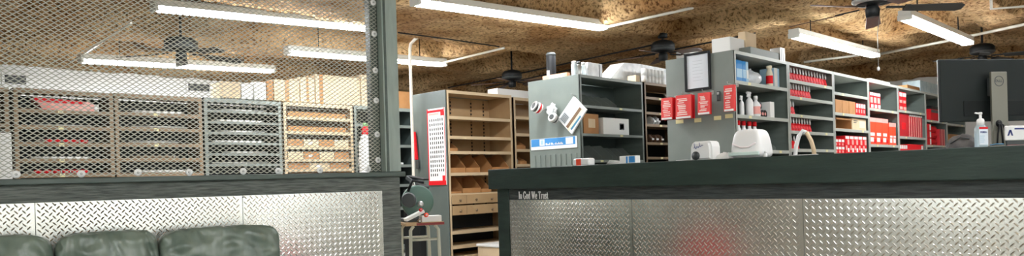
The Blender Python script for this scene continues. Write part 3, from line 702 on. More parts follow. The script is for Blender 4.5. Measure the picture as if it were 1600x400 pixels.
p = V(1204, 130, YF0 + .04); bottle('spray_can', 'slim pale bottle with red label on the top shelf, left of the pale box', 'bottle', p.x, YF0 + .05, z, .034, .21, CREAM, CREAM, .8, .14, RED)
a, c = onv(1209.5, 1222, 115, YF0 + .05); c = min(c, 7.06); carton('carton', 'pale blue-white carton at the right end of the top shelf', 'carton', (a, YF0 + .05, z), (c, YF0 + .2, z + .2), BLUEL, lab=[(.0, .62, .0, 1, WHITEP)], flap=False)
# bay 1, second shelf
z = 1.586
gp = 'white bottles on the second shelf'
for i, (px, r, h, lb, kw) in enumerate(((1159, .022, .19, 'slim white spray bottle, leftmost on the second shelf of the bottle bay', dict(cap=WHITE, spray=True)), (1171, .036, .235, 'tall white spray bottle, second from left on the second shelf', dict(cap=WHITE, spray=True)), (1181, .042, .205, 'white bottle with large pink-red label on the second shelf', dict(cap=WHITE, lab=PINK)))):
    p = V(px, 170, YF0 + .07); cap = kw.pop('cap'); bottle('spray_bottle' if i < 2 else 'jug', lb, 'bottle', p.x, YF0 + .07, z, r, h, WHITE, cap, group=gp, **kw)
a, c = onv(1187, 1199, 170, YF0 + .05)
for i in range(4):
    x = a + (c - a) * (.2 + .32 * (i % 3)); zz = z + (.001 if i < 3 else .078); 
    t = thing('black_roll', 'small black roll with pale core, %s' % (['left', 'middle', 'right', 'top'][i] + ' one of the pile by the bottles'), 'roll', (x, YF0 + .09, zz), 0, 'black rolls')
    b = MB(); b.lathe([(.016, 0), (.038, 0), (.038, .05), (.016, .05)], (x, YF0 + .06, zz + .038), (0, 1, 0), 16); build('winding', b, BLACK, t)
    b = MB(); b.lathe([(.012, -.002), (.0155, -.002), (.0155, .05), (.012, .05)], (x, YF0 + .06, zz + .038), (0, 1, 0), 12); build('core', b, PINK, t)
a, c = onv(1200.5, 1207, 170, YF0 + .05); carton('carton', 'narrow white carton right of the black rolls', 'carton', (a, YF0 + .03, z), (c, YF0 + .16, z + .16), WHITEP, flap=False)
divider('grey sheet divider at the left end of the second shelf, behind the spray bottles', 6.07, 6.24, YF0 + .17, YF0 + .33, z, .16, STEELG)
# bay 1, third and fourth shelves
z = 1.271
for i, px in enumerate((1155, 1163.5, 1172.5, 1180.5)):
    p = V(px, 200, YF0 + .05); bottle('squeeze_bottle', 'white bottle with red cap, %s of four behind the hood' % nth(i, 4), 'bottle', p.x, YF0 + .06, z, .033, .27, WHITE, RED, .62, .16, group='white bottles with red caps')
z = .951
p = V(1196, 232, YF0 + .05)
divider('grey sloping sheet dividers on the lower shelf right of the white hood', 6.72, 7.05, YF0 + .05, YF0 + .3, z, .2, STEELG)
bottle('small_bottle', 'small red and white bottle right of the white hood', 'bottle', p.x, YF0 + .05, 1.271, .03, .1, WHITE, RED, .7, .3, lab=RED)
divider('grey sloping sheet dividers on the shelf above the counter edge, right of the red-capped bottles', 6.70, 7.04, YF0 + .1, YF0 + .33, 1.271, .14, STEELG)

# bay 2: rows of red packs
def red_pack(x, z, label, group):
    t = thing('red_pack', label, 'pack', (x, YF0 + .04, z), 0, group)
    return t
proto = None
rows = [(1235, 1296.5, 123, 1.987, 13, 'top'), (1235, 1268, 149, 1.821, 8, 'second'), (1235, 1243, 177, 1.641, 2, 'third'), (1235, 1269, 203, 1.473, 8, 'fourth'), (1235, 1250, 232, 1.291, 3, 'lowest')]
for p0, p1, py, z, n, nm in rows:
    a, c = onv(p0, p1, py, YF0 + .02); a = max(a, 7.145); c = min(c, 8.205); w = (c - a) / n
    for i in range(n):
        lb = 'red pack with grey round top, %s in the %s row' % (nth(i, n), nm); x = a + w * (i + .5)
        if proto is None:
            proto = thing('red_pack', lb, 'pack', (x, YF0 + .09, z), 0, 'red packs in the ' + nm + ' row')
            b = MB(); b.prism([(-.030, -.07, 0), (.026, -.07, 0), (.032, -.05, .085), (-.024, -.05, .085)], (0, .14, 0)); build('body', b, RED, proto, local=True)
            b = MB(); b.lathe([(.012, -.006), (.0205, -.004), (.0205, .004), (.012, .006)], (.008, -.058, .106), (.2, -1, .1), 14); b.box((.0, -.056, .08), (.016, -.05, .09)); 
            for v in b.bm.verts:
                if v.co.z > .0801 or v.co.y < -.057: v.co.z = .106 + (v.co.z - .106) * 1.5
            build('round_top', b, mat('grey_cap', (214, 216, 214), .45), proto, local=True)
            b = MB(); b.box((-.018, -.0712, .02), (.014, -.070, .032)); build('mark', b, REDD, proto, local=True)
        else: dup(proto, (x, YF0 + .09, z), None, lb, 'red packs in the ' + nm + ' row')

# bay 3
gb = 'brown cartons in the third bay'
z = 1.709; a, c = onv(1305.5, 1337, 174, YF0); w = (c - a) / 3
for i in range(3): carton('cardboard_box', 'brown cardboard box, %s of three in the third bay' % nth(i, 3), 'box', (a + w * i + .003, YF0, z), (a + w * (i + 1) - .003, YF0 + .3, z + .15), CARD, gb, flap=True)
a, c = onv(1337.5, 1356, 177, YF0); w = (c - a) / 4; c = min(c, 9.30); w = (c - a) / 4
for i in range(4): carton('red_carton', 'small red carton, %s of four right of the brown boxes' % nth(i, 4), 'carton', (a + w * i + .002, YF0, z), (a + w * (i + 1) - .002, YF0 + .14, z + .14), RED, 'red cartons right of the brown boxes', lab=[(.15, .85, .62, .95, WHITEP), (.1, .5, .2, .5, PINK)], flap=False)
z = 1.531; a, c = onv(1307, 1331, 199, YF0)
t = thing('cardboard_tray', 'open brown cardboard tray on the third shelf under the brown boxes', 'tray', ((a + c) / 2, YF0 + .15, z)); e = .006; hh = .125
b = MB(); b.box((a, YF0, z), (c, YF0 + .3, z + e)); b.box((a, YF0, z + hh - .02), (c, YF0 + e, z + hh)); b.box((a, YF0 + .3 - e, z + e), (c, YF0 + .3, z + hh)); build('tray', b, CARD, t)
for q in (a, c - e):
    b = MB(); b.box((q, YF0 + e, z + e), (q + e, YF0 + .3 - e, z + hh)); build('side', b, CARD, t)
a, c = onv(1331.8, 1354, 201, YF0); c = min(c, 9.30); carton('cardboard_box', 'pale cardboard box with dark print on the third shelf, right of the open tray', 'box', (a, YF0, z), (c, YF0 + .3, z + .135), CARDP, lab=[(.1, .38, .75, .82, DGREY), (.1, .3, .6, .66, DGREY), (.5, .9, .2, .8, CREAM)], flap=False)
z = 1.251; a, c = onv(1305, 1320, 236, YF0); w = (c - a) / 3
for i in range(3):
    for j in range(2): carton('red_carton', 'small red carton, %s in the %s layer, left in the bottom row' % (['left', 'middle', 'right'][i], ['lower', 'upper'][j]), 'carton', (a + w * i + .002, YF0, z + j * .083), (a + w * (i + 1) - .002, YF0 + .14, z + j * .083 + .081), RED, 'small red cartons in two layers', lab=[(.1, .9, .55, .9, WHITEP), (.2, .6, .1, .4, PINK)], flap=False)
a, c = onv(1321, 1354.5, 236, YF0); c = min(c, 9.31); w = (c - a) / 5
for i in range(5): carton('red_carton', 'tall red carton, %s of five in the third bay bottom row' % nth(i, 5), 'carton', (a + w * i + .002, YF0, z), (a + w * (i + 1) - .002, YF0 + .2, z + .205), RED, 'tall red cartons in the bottom row', lab=[(.08, .92, .82, .97, WHITEP), (.5, .92, .5, .78, PINK), (.08, .45, .2, .45, PINK), (.55, .9, .08, .3, WHITEP)], flap=False)
# bay 4
z = 1.814; a, c = onv(1359.5, 1376, 167, YF0); a = max(a, 9.39); w = (c - a) / 3
for i in range(3): carton('red_carton', 'pale red carton, %s of three topmost in the fourth bay' % nth(i, 3), 'carton', (a + w * i + .002, YF0, z), (a + w * (i + 1) - .002, YF0 + .2, z + .20), RED, 'pale red cartons', lab=[(.05, .95, .8, .98, WHITEP), (.1, .8, .35, .7, PINK), (.3, .95, .05, .25, WHITEP)], flap=False)
z = 1.369; a, c = onv(1359.5, 1388.5, 224, YF0); a = max(a, 9.39); w = (c - a) / 3
for i in range(3): carton('orange_carton', 'tall orange carton, %s of the three tall ones in the fourth bay' % nth(i, 3), 'carton', (a + w * i + .002, YF0, z), (a + w * (i + 1) - .002, YF0 + .25, z + .33), ORANGE, 'tall orange cartons', lab=[(.0, 1, .84, 1, PINK), (.1, .75, .32, .44, WHITEP), (.1, .6, .1, .26, WHITEP), (.62, .95, .05, .2, RED)], flap=False)
a, c = onv(1390, 1401, 225, YF0); c = min(c, 10.40); w = (c - a) / 2
for i in range(2): carton('orange_carton', 'shorter orange carton, %s of two right of the tall ones' % ['left', 'right'][i], 'carton', (a + w * i + .002, YF0, z), (a + w * (i + 1) - .002, YF0 + .25, z + .29), ORANGE, 'shorter orange cartons', lab=[(.0, 1, .82, 1, PINK), (.15, .8, .1, .3, WHITEP), (.2, .9, .34, .42, WHITEP)], flap=False)
z = 1.001; a, c = onv(1360, 1399, 237, YF0); w = (min(c, 10.38) - max(a, 9.4)) / 3; a = max(a, 9.4)
for i in range(3): carton('white_carton', 'white carton, %s of three at counter height under the orange cartons' % nth(i, 3), 'carton', (a + w * i + .003, YF0, z), (a + w * (i + 1) - .003, YF0 + .25, z + .25), WHITEP, 'white cartons', flap=True)
# bay 5
z = 1.844; a, c = onv(1405.5, 1416.5, 170, YF0); a = max(a, 10.49); w = (c - a) / 2
for i in range(2): carton('red_carton', 'tall red carton, %s of two topmost in the fifth bay' % ['left', 'right'][i], 'carton', (a + w * i + .002, YF0, z), (a + w * (i + 1) - .002, YF0 + .2, z + .25), [REDD, RED][i], 'tall red cartons on the top shelf', lab=[(.1, .95, .75, .95, WHITEP), (.1, .8, .4, .55, PINK), (.1, .9, .05, .2, PINK)], flap=False)
z = 1.492; a, c = onv(1406, 1420, 211, YF0); a = max(a, 10.49)
carton('red_carton', 'large deep red carton at the left of the middle shelf in the fifth bay', 'carton', (a, YF0, z), (c, YF0 + .25, z + .315), REDD, lab=[(.25, .7, .3, .6, RED)], flap=False)
a, c = onv(1421, 1441.5, 212, YF0); c = min(c, 11.60); w = (c - a) / 6
for i in range(6): carton('red_carton', 'thin upright red carton, %s of six in the fifth bay' % nth(i, 6), 'carton', (a + w * i + .002, YF0, z), (a + w * (i + 1) - .002, YF0 + .25, z + .31), REDD, 'thin red cartons', lab=[(.0, .22, .0, 1, PINK), (.0, 1, .92, 1, WHITEP)], flap=False)
z = 1.241; a, c = onv(1406, 1418, 235, YF0); a = max(a, 10.49); w = (c - a) / 4
for i in range(4): carton('red_carton', 'small red carton, %s of four at the fifth bay counter edge' % nth(i, 4), 'carton', (a + w * i + .002, YF0, z), (a + w * (i + 1) - .002, YF0 + .15, z + .14), RED, 'small red cartons in the fifth bay', lab=[(.1, .9, .6, .95, WHITEP), (.1, .5, .1, .4, WHITEP)], flap=False)
a, c = onv(1418.5, 1443, 234, YF0); carton('red_carton', 'long low red carton at the counter edge under the thin red cartons', 'carton', (a, YF0, z), (min(c, 11.6), YF0 + .22, z + .15), RED, lab=[(.86, .96, .1, .9, WHITEP)], flap=False)
# bay 6
z = 1.393; a, c = onv(1448.5, 1455, 220, YF0); a = max(a, 11.71)
for j in range(3): carton('red_carton', 'red and white carton, %s of the stack left of the red rolls' % ['lowest', 'middle', 'topmost'][j], 'carton', (a, YF0, z + j * .105), (c, YF0 + .2, z + j * .105 + .102), RED, 'stacked red cartons', lab=[(.7, 1, .1, .9, WHITEP)], flap=False)
a, c = onv(1457, 1467, 220, YF0)
for j in range(3):
    zz = z + j * .1; xm = (a + c) / 2; t = thing('red_roll', 'red roll lying on its side, %s of three stacked in the sixth bay' % ['lowest', 'middle', 'topmost'][j], 'roll', (xm, YF0 + .1, zz), 0, 'stacked red rolls')
    b = MB(); b.lathe([(.02, 0), (.044, 0), (.049, .008), (.049, c - a - .008), (.044, c - a), (.02, c - a)], (a, YF0 + .07, zz + .05), (1, 0, 0), 18); build('wrap', b, RED, t)
    b = MB(); b.lathe([(.0195, -.001), (.0195, c - a + .001)], (a, YF0 + .07, zz + .05), (1, 0, 0), 12); build('core', b, CARDP, t)
a, c = onv(1468.5, 1478, 224, YF0)
w = (min(c, 12.69) - a) / 2
for i in range(2): carton('red_carton', 'upright red carton, %s of two right of the red rolls' % ['left', 'right'][i], 'carton', (a + w * i + .002, YF0, z), (a + w * (i + 1) - .002, YF0 + .2, z + .25), REDD, 'upright red cartons', lab=[(.8, 1, .0, 1, PINK)], flap=False)
z = 1.759; a, c = onv(1454, 1469, 184, YF0); carton('red_carton', 'bright red carton on the upper shelf just left of the monitor', 'carton', (a, YF0, z), (c, YF0 + .2, z + .17), RED, lab=[(.1, .9, .7, .95, DGREY)], flap=False)
carton('black_carton', 'dark carton lying on the bright red carton left of the monitor', 'carton', (a + .1, YF0 + .01, z + .1715), (c, YF0 + .18, z + .22), BLACK, flap=False)
# bay 7
z = 1.381; a, c = onv(1484, 1511, 214, YF0); a = max(a, 12.8); c = min(c, 13.8); carton('cardboard_box', 'brown cardboard box between the red cartons and the sanitizer bottle', 'box', (a, YF0, z), (c, YF0 + .3, z + .2), CARD)

# ------------------------------------------------------------------ end panel of the grey bank: framed sheet, hung red packs, tags
EX = 5.984
a = U(1070, 83.5, EX); c = U(1112, 138.5, EX); t = thing('picture_frame', 'black framed white sheet hung on the grey end panel above the red packs', 'frame', (EX, (a.y + c.y) / 2, c.z)); e = .022; z1, z0 = 2.19, c.z - .003; z1 = 2.145 if False else a.z - .01
b = MB(); b.box((EX - .02, a.y, z0), (EX, a.y - e, z1), .003); b.box((EX - .02, c.y, z0), (EX, c.y + e, z1), .003); b.box((EX - .02, a.y - e, z0), (EX, c.y + e, z0 + e), .003); b.box((EX - .02, a.y - e, z1 - e), (EX, c.y + e, z1), .003); build('frame', b, BLACK, t)
b = MB(); b.box((EX - .008, a.y - e, z0 + e), (EX - .001, c.y + e, z1 - e)); build('sheet', b, mat('framed_sheet', (226, 232, 238), .35), t)
b = MB()
for i in range(7): zz = z1 - .08 - i * .03; b.box((EX - .0086, a.y - e - .06, zz), (EX - .008, c.y + e + .06 + (.02 if i % 3 == 2 else 0), zz + .004))
build('faint_print', b, mat('faint_grey_print', (200, 206, 212), .5), t)
def hung_pack(px0, px1, py0, py1, label, nfan, group):
    """blister bags hung one behind another on a peg"""
    xo = EX - .16
    a = U(px0, py0, xo); c = U(px1, py1, xo); wv = a.y - c.y; zt, zb = a.z, c.z
    for k in range(nfan):
        x = xo + .035 * k
        t = thing('hanging_pack', label % ['front', 'second', 'third', 'rear'][min(k, 3)], 'pack', (x, (a.y + c.y) / 2, zb), 0, group)
        b = MB(); sh = random.uniform(-.006, .006) + k * .004
        b.prism([(x - .002, a.y + sh, zt), (x - .010, a.y + sh + .002, zb), (x - .010, c.y + sh, zb), (x - .002, c.y + sh, zt)], (.016, 0, 0)); build('card', b, RED if k else mat('red_print_card', (236, 70, 66), .5), t)
        b = MB(); b.prism([(x - .012, a.y + sh - .004, zb), (x - .013, a.y + sh - .004, zb + .018), (x - .013, c.y + sh + .004, zb + .018), (x - .012, c.y + sh + .004, zb)], (.002, 0, 0)); build('foot_strip', b, WHITEP if k == 0 else BLACK, t)
        if k == 0:
            b = MB(); W_ = wv; H_ = zt - zb
            rr = random.Random(int(px0))
            for j in range(9):
                zz = zb + .03 + (H_ - .05) * j / 9; y1 = a.y - W_ * rr.uniform(.08, .25); y2 = c.y + W_ * rr.uniform(.12, .45); xx = x - .0105 + (zz - zb) / H_ * .008
                b.box((xx - .0015, y1 + sh, zz), (xx, y2 + sh, zz + rr.uniform(.006, .014)))
            build('print', b, mat('white_red_print', (250, 214, 206), .5), t)
    t = thing('peg_hook', 'steel peg carrying ' + group, 'hook', (EX, (a.y + c.y) / 2, zt)); ym = (a.y + c.y) / 2
    b = MB(); b.tube([(EX + .001, ym, zt + .012), (EX - .17, ym, zt + .012), (EX - .178, ym, zt + .03)], .003, 6); build('rod', b, SILVER, t)
    b = MB(); b.box((EX - .003, ym - .015, zt - .005), (EX, ym + .015, zt + .03)); build('back_plate', b, SILVER, t)
hung_pack(1033, 1051, 154, 186, 'red and white hanging pack, %s one on the leftmost peg', 3, 'the leftmost red packs')
hung_pack(1055, 1080, 150, 184, 'wide red and white hanging pack, %s one on the second peg', 3, 'the widest red packs')
hung_pack(1089.5, 1109, 146, 178, 'red and white hanging pack under the framed sheet, %s one', 2, 'the red packs under the framed sheet')
hung_pack(1130, 1147, 134, 173, 'tall red and white hanging pack, %s one on the peg nearest the bottles', 2, 'the red packs beside the bottles')
for (p0, p1, py, lb) in ((1056, 1068, 190, 'leftmost'), (1085, 1096, 188, 'second from left'), (1115.5, 1127, 184.5, 'third from left'), (1133, 1145, 181.5, 'rightmost')):
    a = U(p0, py - 2.8, EX); c = U(p1, py + 2.6, EX); b = MB(); b.box((EX - .003, a.y, a.z), (EX, c.y, c.z), .001); tag(build('shelf_tag', b, YEL), 'small cream tag on the grey end panel under the red packs, ' + lb, 'tag', 'cream tags')
a = U(1120.5, 143, EX); c = U(1126, 157.5, EX); t = thing('wall_clip', 'small grey clip on the end panel between the two right red packs', 'clip', (EX, a.y, c.z))
b = MB(); b.box((EX - .014, a.y, a.z), (EX, c.y, c.z), .004); build('body', b, DGREY, t); b = MB(); b.box((EX - .018, a.y - .006, a.z - .01), (EX - .014, c.y + .006, a.z - .03), .001); build('jaw', b, SILVER, t)

# ------------------------------------------------------------------ middle grey bay: goods, hung things, sign
YG = VG + .022
divider('grey sheet divider at the left of the top shelf in the middle grey bay', 6.06, 6.34, YG + .04, YG + .34, 1.839, .15, STEELG)
divider('grey sheet divider at the centre of the top shelf in the middle grey bay', 6.46, 6.74, YG + .05, YG + .34, 1.839, .14, STEELG)
a, c = onv(912.5, 936, 205, YG); carton('cardboard_box', 'brown cardboard box with pale label on the middle shelf beside the hung catalogue', 'box', (a, YG, 1.5355), (c, YG + .3, 1.535 + .215), CARD, lab=[(.3, .75, .3, .75, CARDP)], flap=False)
a, c = onv(943, 983, 205, YG)
t = carton('white_box', 'white box with a small printed square on the middle shelf of the grey bay', 'box', (a, YG, 1.5355), (c, YG + .3, 1.535 + .185), WHITEP, lab=[(.62, .8, .3, .7, DGREY), (.64, .78, .35, .65, WHITEP)], flap=True)
a, c = onv(925, 952, 240, YG); 
divider('grey sheet divider at the left of the lowest visible shelf in the middle grey bay', 6.22, 6.62, YG + .04, YG + .36, 1.251, .17, STEELG)
divider('grey sheet divider at the right of the lowest visible shelf in the middle grey bay', 6.78, 7.08, YG + .1, YG + .36, 1.251, .15, STEELG)
# sign
GX = 5.984
a = U(830, 216.5, GX); c = U(902.5, 231, GX); t = thing('wall_sign', 'blue and white sign on the grey end panel above the counter edge', 'sign', (GX, (a.y + c.y) / 2, c.z))
y0, y1, z0, z1 = c.y, a.y, 1.385, 1.508
b = MB(); b.box((GX - .008, y0, z0), (GX, y1, z1), .002); build('board', b, WHITEP, t)
def signbox(f0, f1, h0, h1, m_, nm, d=.0006):
    b = MB(); H_ = z1 - z0; W_ = y1 - y0; b.box((GX - .008 - d, y1 - W_ * f0, z0 + H_ * h0), (GX - .008, y1 - W_ * f1, z0 + H_ * h1)); return build(nm, b, m_, t)
signbox(.01, .97, .3, .98, BLUE, 'blue_band')
signbox(.20, .31, .36, .94, WHITEP, 'emblem', .0012); signbox(.225, .285, .45, .85, BLUEL, 'emblem', .0016)
signbox(.77, .92, .36, .92, WHITEP, 'corner_panel', .0012)
b = MB(); rr = random.Random(4); f = .335
for wd in (5, 3, 9):
    for k in range(wd):
        h = .46 + .03 * rr.random() + (.1 if rr.random() < .3 else 0); W_ = y1 - y0; H_ = z1 - z0
        b.box((GX - .0096, y1 - W_ * f, z0 + H_ * .38), (GX - .008, y1 - W_ * (f + .016), z0 + H_ * h)); f += .0205
    f += .016
build('lettering', b, WHITEP, t)
# hung catalogue: rotated booklet
pts = [U(896, 150.5, GX - .03), U(916, 171.5, GX - .03), U(893, 209.5, GX - .03), U(871.5, 186, GX - .03)]
t = thing('catalogue', 'white printed catalogue hung crooked on the grey end panel above the blue sign', 'booklet', pts[2])
b = MB(); b.prism(pts, (.022, 0, 0)); build('pages', b, WHITEP, t)
def quad(f, nm, m_, d):
    (s0, s1, r0, r1) = f; P = lambda s, r: pts[0] + (pts[1] - pts[0]) * s + (pts[3] - pts[0]) * r
    b = MB(); b.prism([P(s0, r0) + Vector((-d, 0, 0)), P(s1, r0) + Vector((-d, 0, 0)), P(s1, r1) + Vector((-d, 0, 0)), P(s0, r1) + Vector((-d, 0, 0))], (d, 0, 0)); build(nm, b, m_, t)
quad((.08, .5, .62, .95), 'printed_block', mat('grey_print', (176, 182, 184), .6), .001)
quad((.62, .78, .1, .96), 'picture_strip', mat('brown_print', (120, 92, 66), .6), .001)
quad((.78, .9, .05, 1), 'picture_strip', CREAM, .001)
quad((.9, 1, .3, .9), 'blue_edge', mat('teal_print', (70, 130, 160), .6), .0012)
for k in range(5): quad((.12, .46, .66 + k * .055, .685 + k * .055), 'print_line', DGREY, .0014)
b = MB(); b.tube([pts[0] + Vector((.03, -.0, .012)), pts[0] + Vector((-.03, 0, .012)), pts[0] + Vector((-.036, 0, .025))], .003, 6); build('hook', b, SILVER, t)
# respirator / coiled things left of the catalogue
def coil(c0, ax, r, w, n, label, cols, name='strap_roll'):
    t = thing(name, label, 'roll', c0, 0); ax = Vector(ax).normalized()
    for k in range(n):
        h = w * k / n; b = MB(); rr_ = r * (.9 + .1 * ((k * 7) % 3) / 2)
        b.lathe([(r * .55, h), (rr_ - .006, h), (rr_, h + w / n * .3), (rr_, h + w / n * .7), (rr_ - .006, h + w / n * .95), (r * .55, h + w / n * .95)], c0, ax, 20); build('winding', b, cols[k % len(cols)], t)
    b = MB(); b.lathe([(r * .5, -.004), (r * .55, -.004), (r * .55, w + .004), (r * .5, w + .004)], c0, ax, 14); build('core', b, DGREY, t)
    return t
pc = U(845, 171, GX - .07); coil(pc, (-.75, .25, .35), .062, .10, 5, 'roll of red, white and black straps hung left on the grey end panel', [WHITEP, RED, WHITEP, DGREY, SILVER])
b = MB(); b.tube([pc + Vector((.068, -.02, .0)), pc + Vector((.02, 0, 0))], .006, 6); build('peg', b, SILVER, bpy.data.objects['strap_roll'])
pc = U(868, 187, GX - .07); t2c = coil(pc, (-.8, -.1, .3), .055, .08, 4, 'roll of grey and silver bands hung between the strap roll and the catalogue', [SILVER, DGREY, SILVER, WHITEP], 'band_roll')
b = MB(); b.tube([pc + Vector((.068, .01, .0)), pc + Vector((.02, 0, 0))], .006, 6); build('peg', b, SILVER, t2c)
pc = U(862, 172, GX - .05)
t = thing('crumpled_wrap', 'crumpled pale wrapping hung beside the catalogue', 'wrap', pc)
bm = bmesh.new(); bmesh.ops.create_icosphere(bm, subdivisions=4, radius=.06)
for v in bm.verts: v.co = v.co * (1 + .5 * noise.noise(v.co * 30) + .25 * noise.noise(v.co * 70)); v.co.x *= .45; v.co.z *= 1.15; v.co += pc
b = MB(); b.merge(bm); build('wrap', b, WHITEGREY, t)
b = MB(); b.tube([pc + Vector((.048, 0, .05)), pc + Vector((-.01, 0, .05))], .003, 6); build('peg', b, SILVER, t)

# brown bay right of it: small goods
for i, (px, py, z) in enumerate(((1016, 189, 1.678), (1023, 190, 1.678), (1013, 216, 1.461), (1020, 216, 1.461), (1028, 217, 1.461))):
    x = V(px, py, YG + .08).x; top_ = i < 2
    t = thing('parts_bag', ('pale bag of parts, %s on the third shelf of the brown bay' % ['left', 'right'][i]) if top_ else 'brown bag of parts, %s of three on the shelf under the pale bags' % ['left', 'middle', 'right'][i - 2], 'bag', (x, YG + .1, z), 0, 'pale parts bags' if top_ else 'brown parts bags')
    bm = bmesh.new(); bmesh.ops.create_uvsphere(bm, u_segments=20, v_segments=12, radius=1)
    for v in bm.verts: n = 1 + .25 * noise.noise(v.co * 2.5 + Vector((i * 5, 0, 0))); v.co = Vector((v.co.x * .042 * n, v.co.y * .08 * n, (max(v.co.z, -.6) + .6) * .062 * n)) + Vector((x, YG + .1, z))
    b = MB(); b.merge(bm); build('pouch', b, WHITEGREY if top_ else mat('brown_bag', (112, 84, 62), .7, col2=(84, 62, 48), nscale=20), t, smooth=True)
    b = MB(); b.box((x - .02, YG + .012, z + .03), (x + .025, YG + .016, z + .05)); build('tag', b, WHITEP, t)

# ------------------------------------------------------------------ things standing on top of the shelving
def on_top(px0, px1, pyt, v, z0, d, name, label, body, cat='carton', **k):
    a, c = V(px0, 100, v), V(px1, 100, v); zt = max(V(px0, pyt, v).z, z0 + .03); return carton(name, label, cat, (a.x, v, z0 + .001), (c.x, v + d, zt), body, **k)
on_top(1142, 1164, 57, 3.45, 2.155, .2, 'carton', 'white carton standing on top of the grey bank above the binders', WHITEP)
on_top(1166, 1183, 49, 3.44, 2.155, .08, 'cardboard_box', 'pale brown box behind the white carton on top of the grey bank', CARDP, cat='box')
a = V(1176, 90, 3.28); c = V(1228, 90, 3.28)
carton('metal_sheet', 'grey sheet metal casing lying on top of the grey bank above the binders', 'panel', (a.x, 3.3, 2.156), (c.x - .12, 3.42, 2.156 + .13), STEELG, flap=False)
a = V(1219, 85, 3.28); c = V(1228, 85, 3.28)
carton('steel_bracket', 'pale ribbed steel bracket standing at the right end of the grey panel on the shelving', 'bracket', (c.x - .11, 3.29, 2.156), (c.x, 3.4, 2.156 + .19), SILVER, lab=[(.2, .4, .05, .95, STEELD), (.6, .75, .05, .95, STEELD)], flap=False)
# canister, orange carton and clear trays on the middle bay
p = U(861.5, 113, 6.13); t = thing('canister', 'black canister standing on top of the grey bay with the blue sign', 'canister', (6.13, p.y, 2.161))
zt = U(861, 81, 6.13).z
b = MB(); b.lathe([(.03, 0), (.052, .0), (.054, .02), (.054, (zt - 2.161) * .86), (.05, (zt - 2.161) * .9)], (6.13, p.y, 2.161), seg=20); build('body', b, BLACK, t)
b = MB(); b.lathe([(.056, 0), (.056, .02), (.045, .035)], (6.13, p.y, 2.161 + (zt - 2.161) * .86), seg=20); build('lid', b, DGREY, t)
b = MB(); b.box((6.13 - .056, p.y - .02, 2.2), (6.13 - .05, p.y + .02, 2.27)); build('label', b, WHITEGREY, t)
a = U(849, 120, 6.03); c = U(887, 116, 6.03); t = thing('paper_packet', 'pale orange packet lying on top of the grey bay in front of the black canister', 'packet', (6.04, (a.y + c.y) / 2, 2.161))
b = MB(); b.box((6.015, c.y, 2.161), (6.07, a.y, 2.205), .005); build('body', b, mat('pale_orange', (238, 178, 140), .6), t)
b = MB(); b.box((6.013, c.y + .04, 2.165), (6.015, a.y - .1, 2.195)); build('label', b, WHITEP, t)
for i, (p0, p1, lb) in enumerate(((897.5, 903.5, 'leftmost'), (904.5, 910.5, 'second from left'), (912, 917.5, 'middle'))):
    a, c = V(p0, 110, 5.0).x, V(p1, 110, 5.0).x
    t = thing('glass_jar', 'clear jar on top of the middle grey bay, %s of the three' % lb, 'jar', ((a + c) / 2, 5.03, 2.161), 0, 'clear jars'); r = (c - a) / 2
    b = MB(); b.lathe([(r * .9, 0), (r, .01), (r, .12), (r * .8, .135)], ((a + c) / 2, 5.03, 2.161), seg=16); build('body', b, SILVER if i == 1 else GLASSP, t)
    b = MB(); b.lathe([(r * .86, .0), (r * .86, .022), (r * .7, .026)], ((a + c) / 2, 5.03, 2.161 + .135), seg=16); build('lid', b, DGREY if i == 1 else WHITE, t)
on_top(919, 941, 97, 5.0, 2.161, .2, 'white_carton', 'white shiny carton right of the clear jars on the middle grey bay', WHITEGREY, lab=[(.75, .8, .05, .95, DGREY)], flap=False)
# big white wrapped bundle and white rolls on the brown bay
pl = [V(951, 124, 5.12), V(962, 112, 5.12), V(975, 98, 5.12), V(1000, 100, 5.12), V(1042, 108, 5.12), V(1062, 112, 5.12), V(1062, 127, 5.12)]
zb = 2.175
pts = [Vector((pl[0].x, 5.12, zb + .004))] + [Vector((p.x, 5.12, max(p.z, zb + .03))) for p in pl[1:6]] + [Vector((pl[6].x, 5.12, zb + .004))]
t = thing('wrapped_bundle', 'big white wrapped bundle lying over the middle shelving behind the white rolls', 'bundle', ((pts[0].x + pts[-1].x) / 2, 5.2, zb + .004))
b = MB(); b.prism(pts, (0, .2, 0)); build('wrap', b, WHITEGREY, t)
b = MB(); 
for f in (.35, .7): x = pts[0].x + (pts[-1].x - pts[0].x) * f; b.box((x, 5.116, zb + .01), (x + .01, 5.12, zb + .16))
build('fold', b, WHITEP, t)
a = V(1008, 128, 4.93).x; c = V(1041, 128, 4.93).x; w = (c - a) / 6
for i in range(6):
    for j in range(2):
        zz = 2.172 + j * .088; t = thing('white_roll', 'white roll, %s of six in the %s layer over the brown bay' % (nth(i, 6), ['lower', 'upper'][j]), 'roll', (a + w * (i + .5), 4.97, zz), 0, 'white rolls on the brown bay'); r = w / 2 - .002
        b = MB(); b.lathe([(r * .4, 0), (r, 0), (r, .085), (r * .4, .085)], (a + w * (i + .5), 4.97, zz), seg=14); build('winding', b, WHITEP, t)
        b = MB(); b.lathe([(r * .3, .001), (r * .38, .001), (r * .38, .087), (r * .3, .087)], (a + w * (i + .5), 4.97, zz), seg=10); build('core', b, CARD, t)
on_top(993, 999, 117, 4.93, 2.161, .12, 'cardboard_box', 'small tan box left of the white rolls', CARDP, cat='box', flap=False)
on_top(1078, 1110, 78, 4.92, 2.171, .2, 'white_carton', 'white carton peeking over the grey end panel behind the framed sheet', WHITEP)
